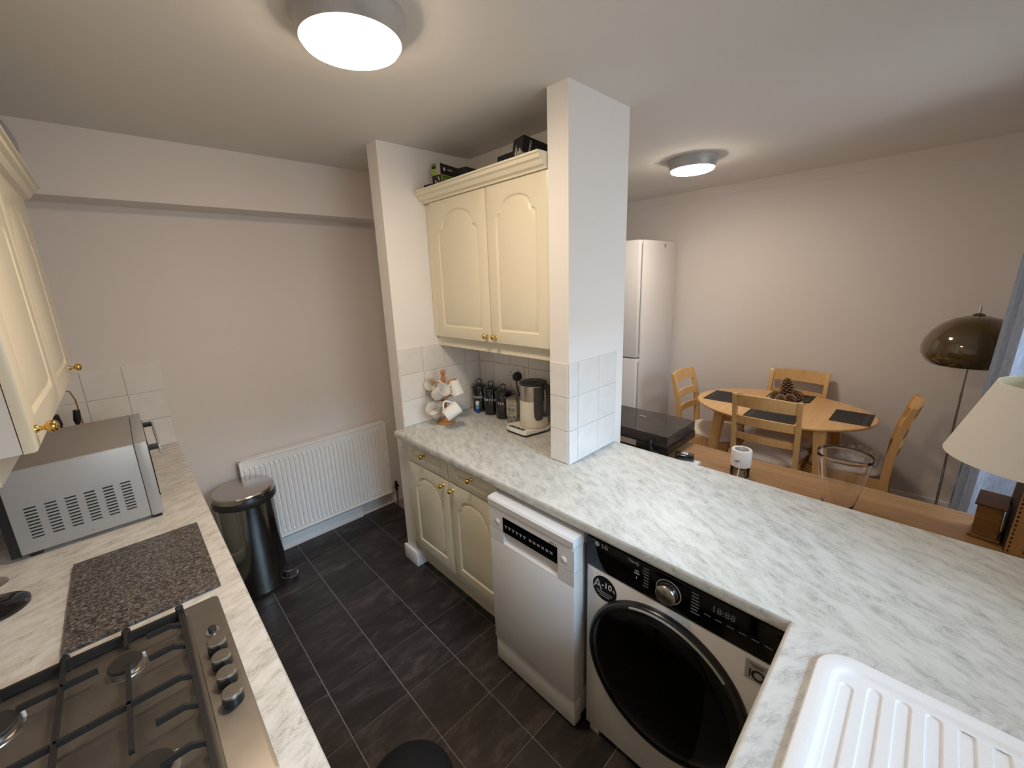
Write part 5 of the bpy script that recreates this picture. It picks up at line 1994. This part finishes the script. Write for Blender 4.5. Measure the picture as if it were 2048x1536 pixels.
# floor lamp with mushroom shade
qx, qy = 3.62, -0.168
fl_ = thing('floor_lamp', 'floor lamp with glossy translucent olive-brown mushroom shade by the curtain', 'lamp', (qx, qy, 0))
T = Matrix.Translation((qx, qy, 0))
mb = MB()
mb.lathe([(0.135, 0.001), (0.137, 0.008), (0.13, 0.014), (0.02, 0.02), (0.0, 0.02)], 48, T)
mb.build('base', CHROME, fl_, 50)
mb = MB()
mb.cyl((qx, qy, 0.018), (qx, qy, 1.475), 0.0065, seg=14)
mb.build('pole', CHROME, fl_, 50)
mb = MB()
OLIVE = mat('shade_olive_acrylic', (0.095, 0.058, 0.015), 0.07, coat=1.0)
OLIVE.node_tree.nodes['Principled BSDF'].inputs['Transmission Weight'].default_value = 0.25
prof = [(0.170, 1.130), (0.195, 1.155), (0.212, 1.19), (0.215, 1.23), (0.206, 1.275), (0.182, 1.325), (0.145, 1.368), (0.095, 1.402), (0.045, 1.418), (0.012, 1.42)]
prof2 = [(r - 0.003, z - (0.003 if i > 3 else 0)) for i, (r, z) in enumerate(prof)]
mb.lathe(prof + list(reversed(prof2)), 72, T, cap0=False, cap1=False)
mb.build('shade', OLIVE, fl_, 60)
mb = MB()
mb.lathe([(0.02, 1.418), (0.03, 1.421), (0.02, 1.43), (0.0065, 1.435)], 24, T)
mb.build('finial', OLIVE, fl_, 50)

# curtain
cu_t = thing('curtain', 'blue-grey full-length curtain gathered beside the dining window', 'curtain', (3.1, -0.34, 0.02))
mb = MB()
NF = 3


def curt(u, v):
    z = 0.02 + v * 2.28
    flare = 1 + 0.18 * (1 - v) ** 1.5
    x = 3.42 - u * 0.62
    y = -0.378 + (0.10 * math.cos(2 * math.pi * NF * u) + 0.012 * math.sin(2 * math.pi * NF * u * 3.3)) * flare + 0.055 * (1 - v)
    return (x, y, z)


mb.grid(curt, 130, 12, thick=0.003)
mb.build('fabric', FABRIC, cu_t, 60)
cp_ = thing('curtain_pole', 'dark curtain pole above the dining window', 'curtain pole', (2.6, -0.36, 2.32))
mb = MB()
mb.cyl((1.8, -0.36, 2.325), (3.5, -0.36, 2.325), 0.013, seg=14)
mb.build('rod', BLACKP, cp_)
for x in (1.9, 3.46):
    mb = MB()
    mb.cyl((x, -0.36, 2.325), (x, YW, 2.325), 0.008, seg=10)
    mb.build('bracket', BLACKP, cp_)

# dark round-topped stool at the bottom of the frame
st2 = thing('stool', 'dark padded round stool, only its top edge showing at the bottom of frame', 'stool', (0.30, 0.70, 0))
STL = mat('dark_charcoal_vinyl', (0.004, 0.0045, 0.006), 0.7, spec=0.2)
T = Matrix.Translation((0.300, 0.700, 0))
mb = MB()
mb.lathe([(0.098, 0.52), (0.105, 0.535), (0.103, 0.565), (0.085, 0.585), (0.04, 0.594), (0.0, 0.595)], 48, T)
mb.build('seat', STL, st2, 60)
mb = MB()
mb.cyl((0.300, 0.700, 0.02), (0.300, 0.700, 0.525), 0.02, seg=16)
mb.build('column', STL, st2)
mb = MB()
mb.lathe([(0.10, 0.001), (0.10, 0.012), (0.02, 0.03)], 40, T)
mb.build('base', STL, st2, 40)
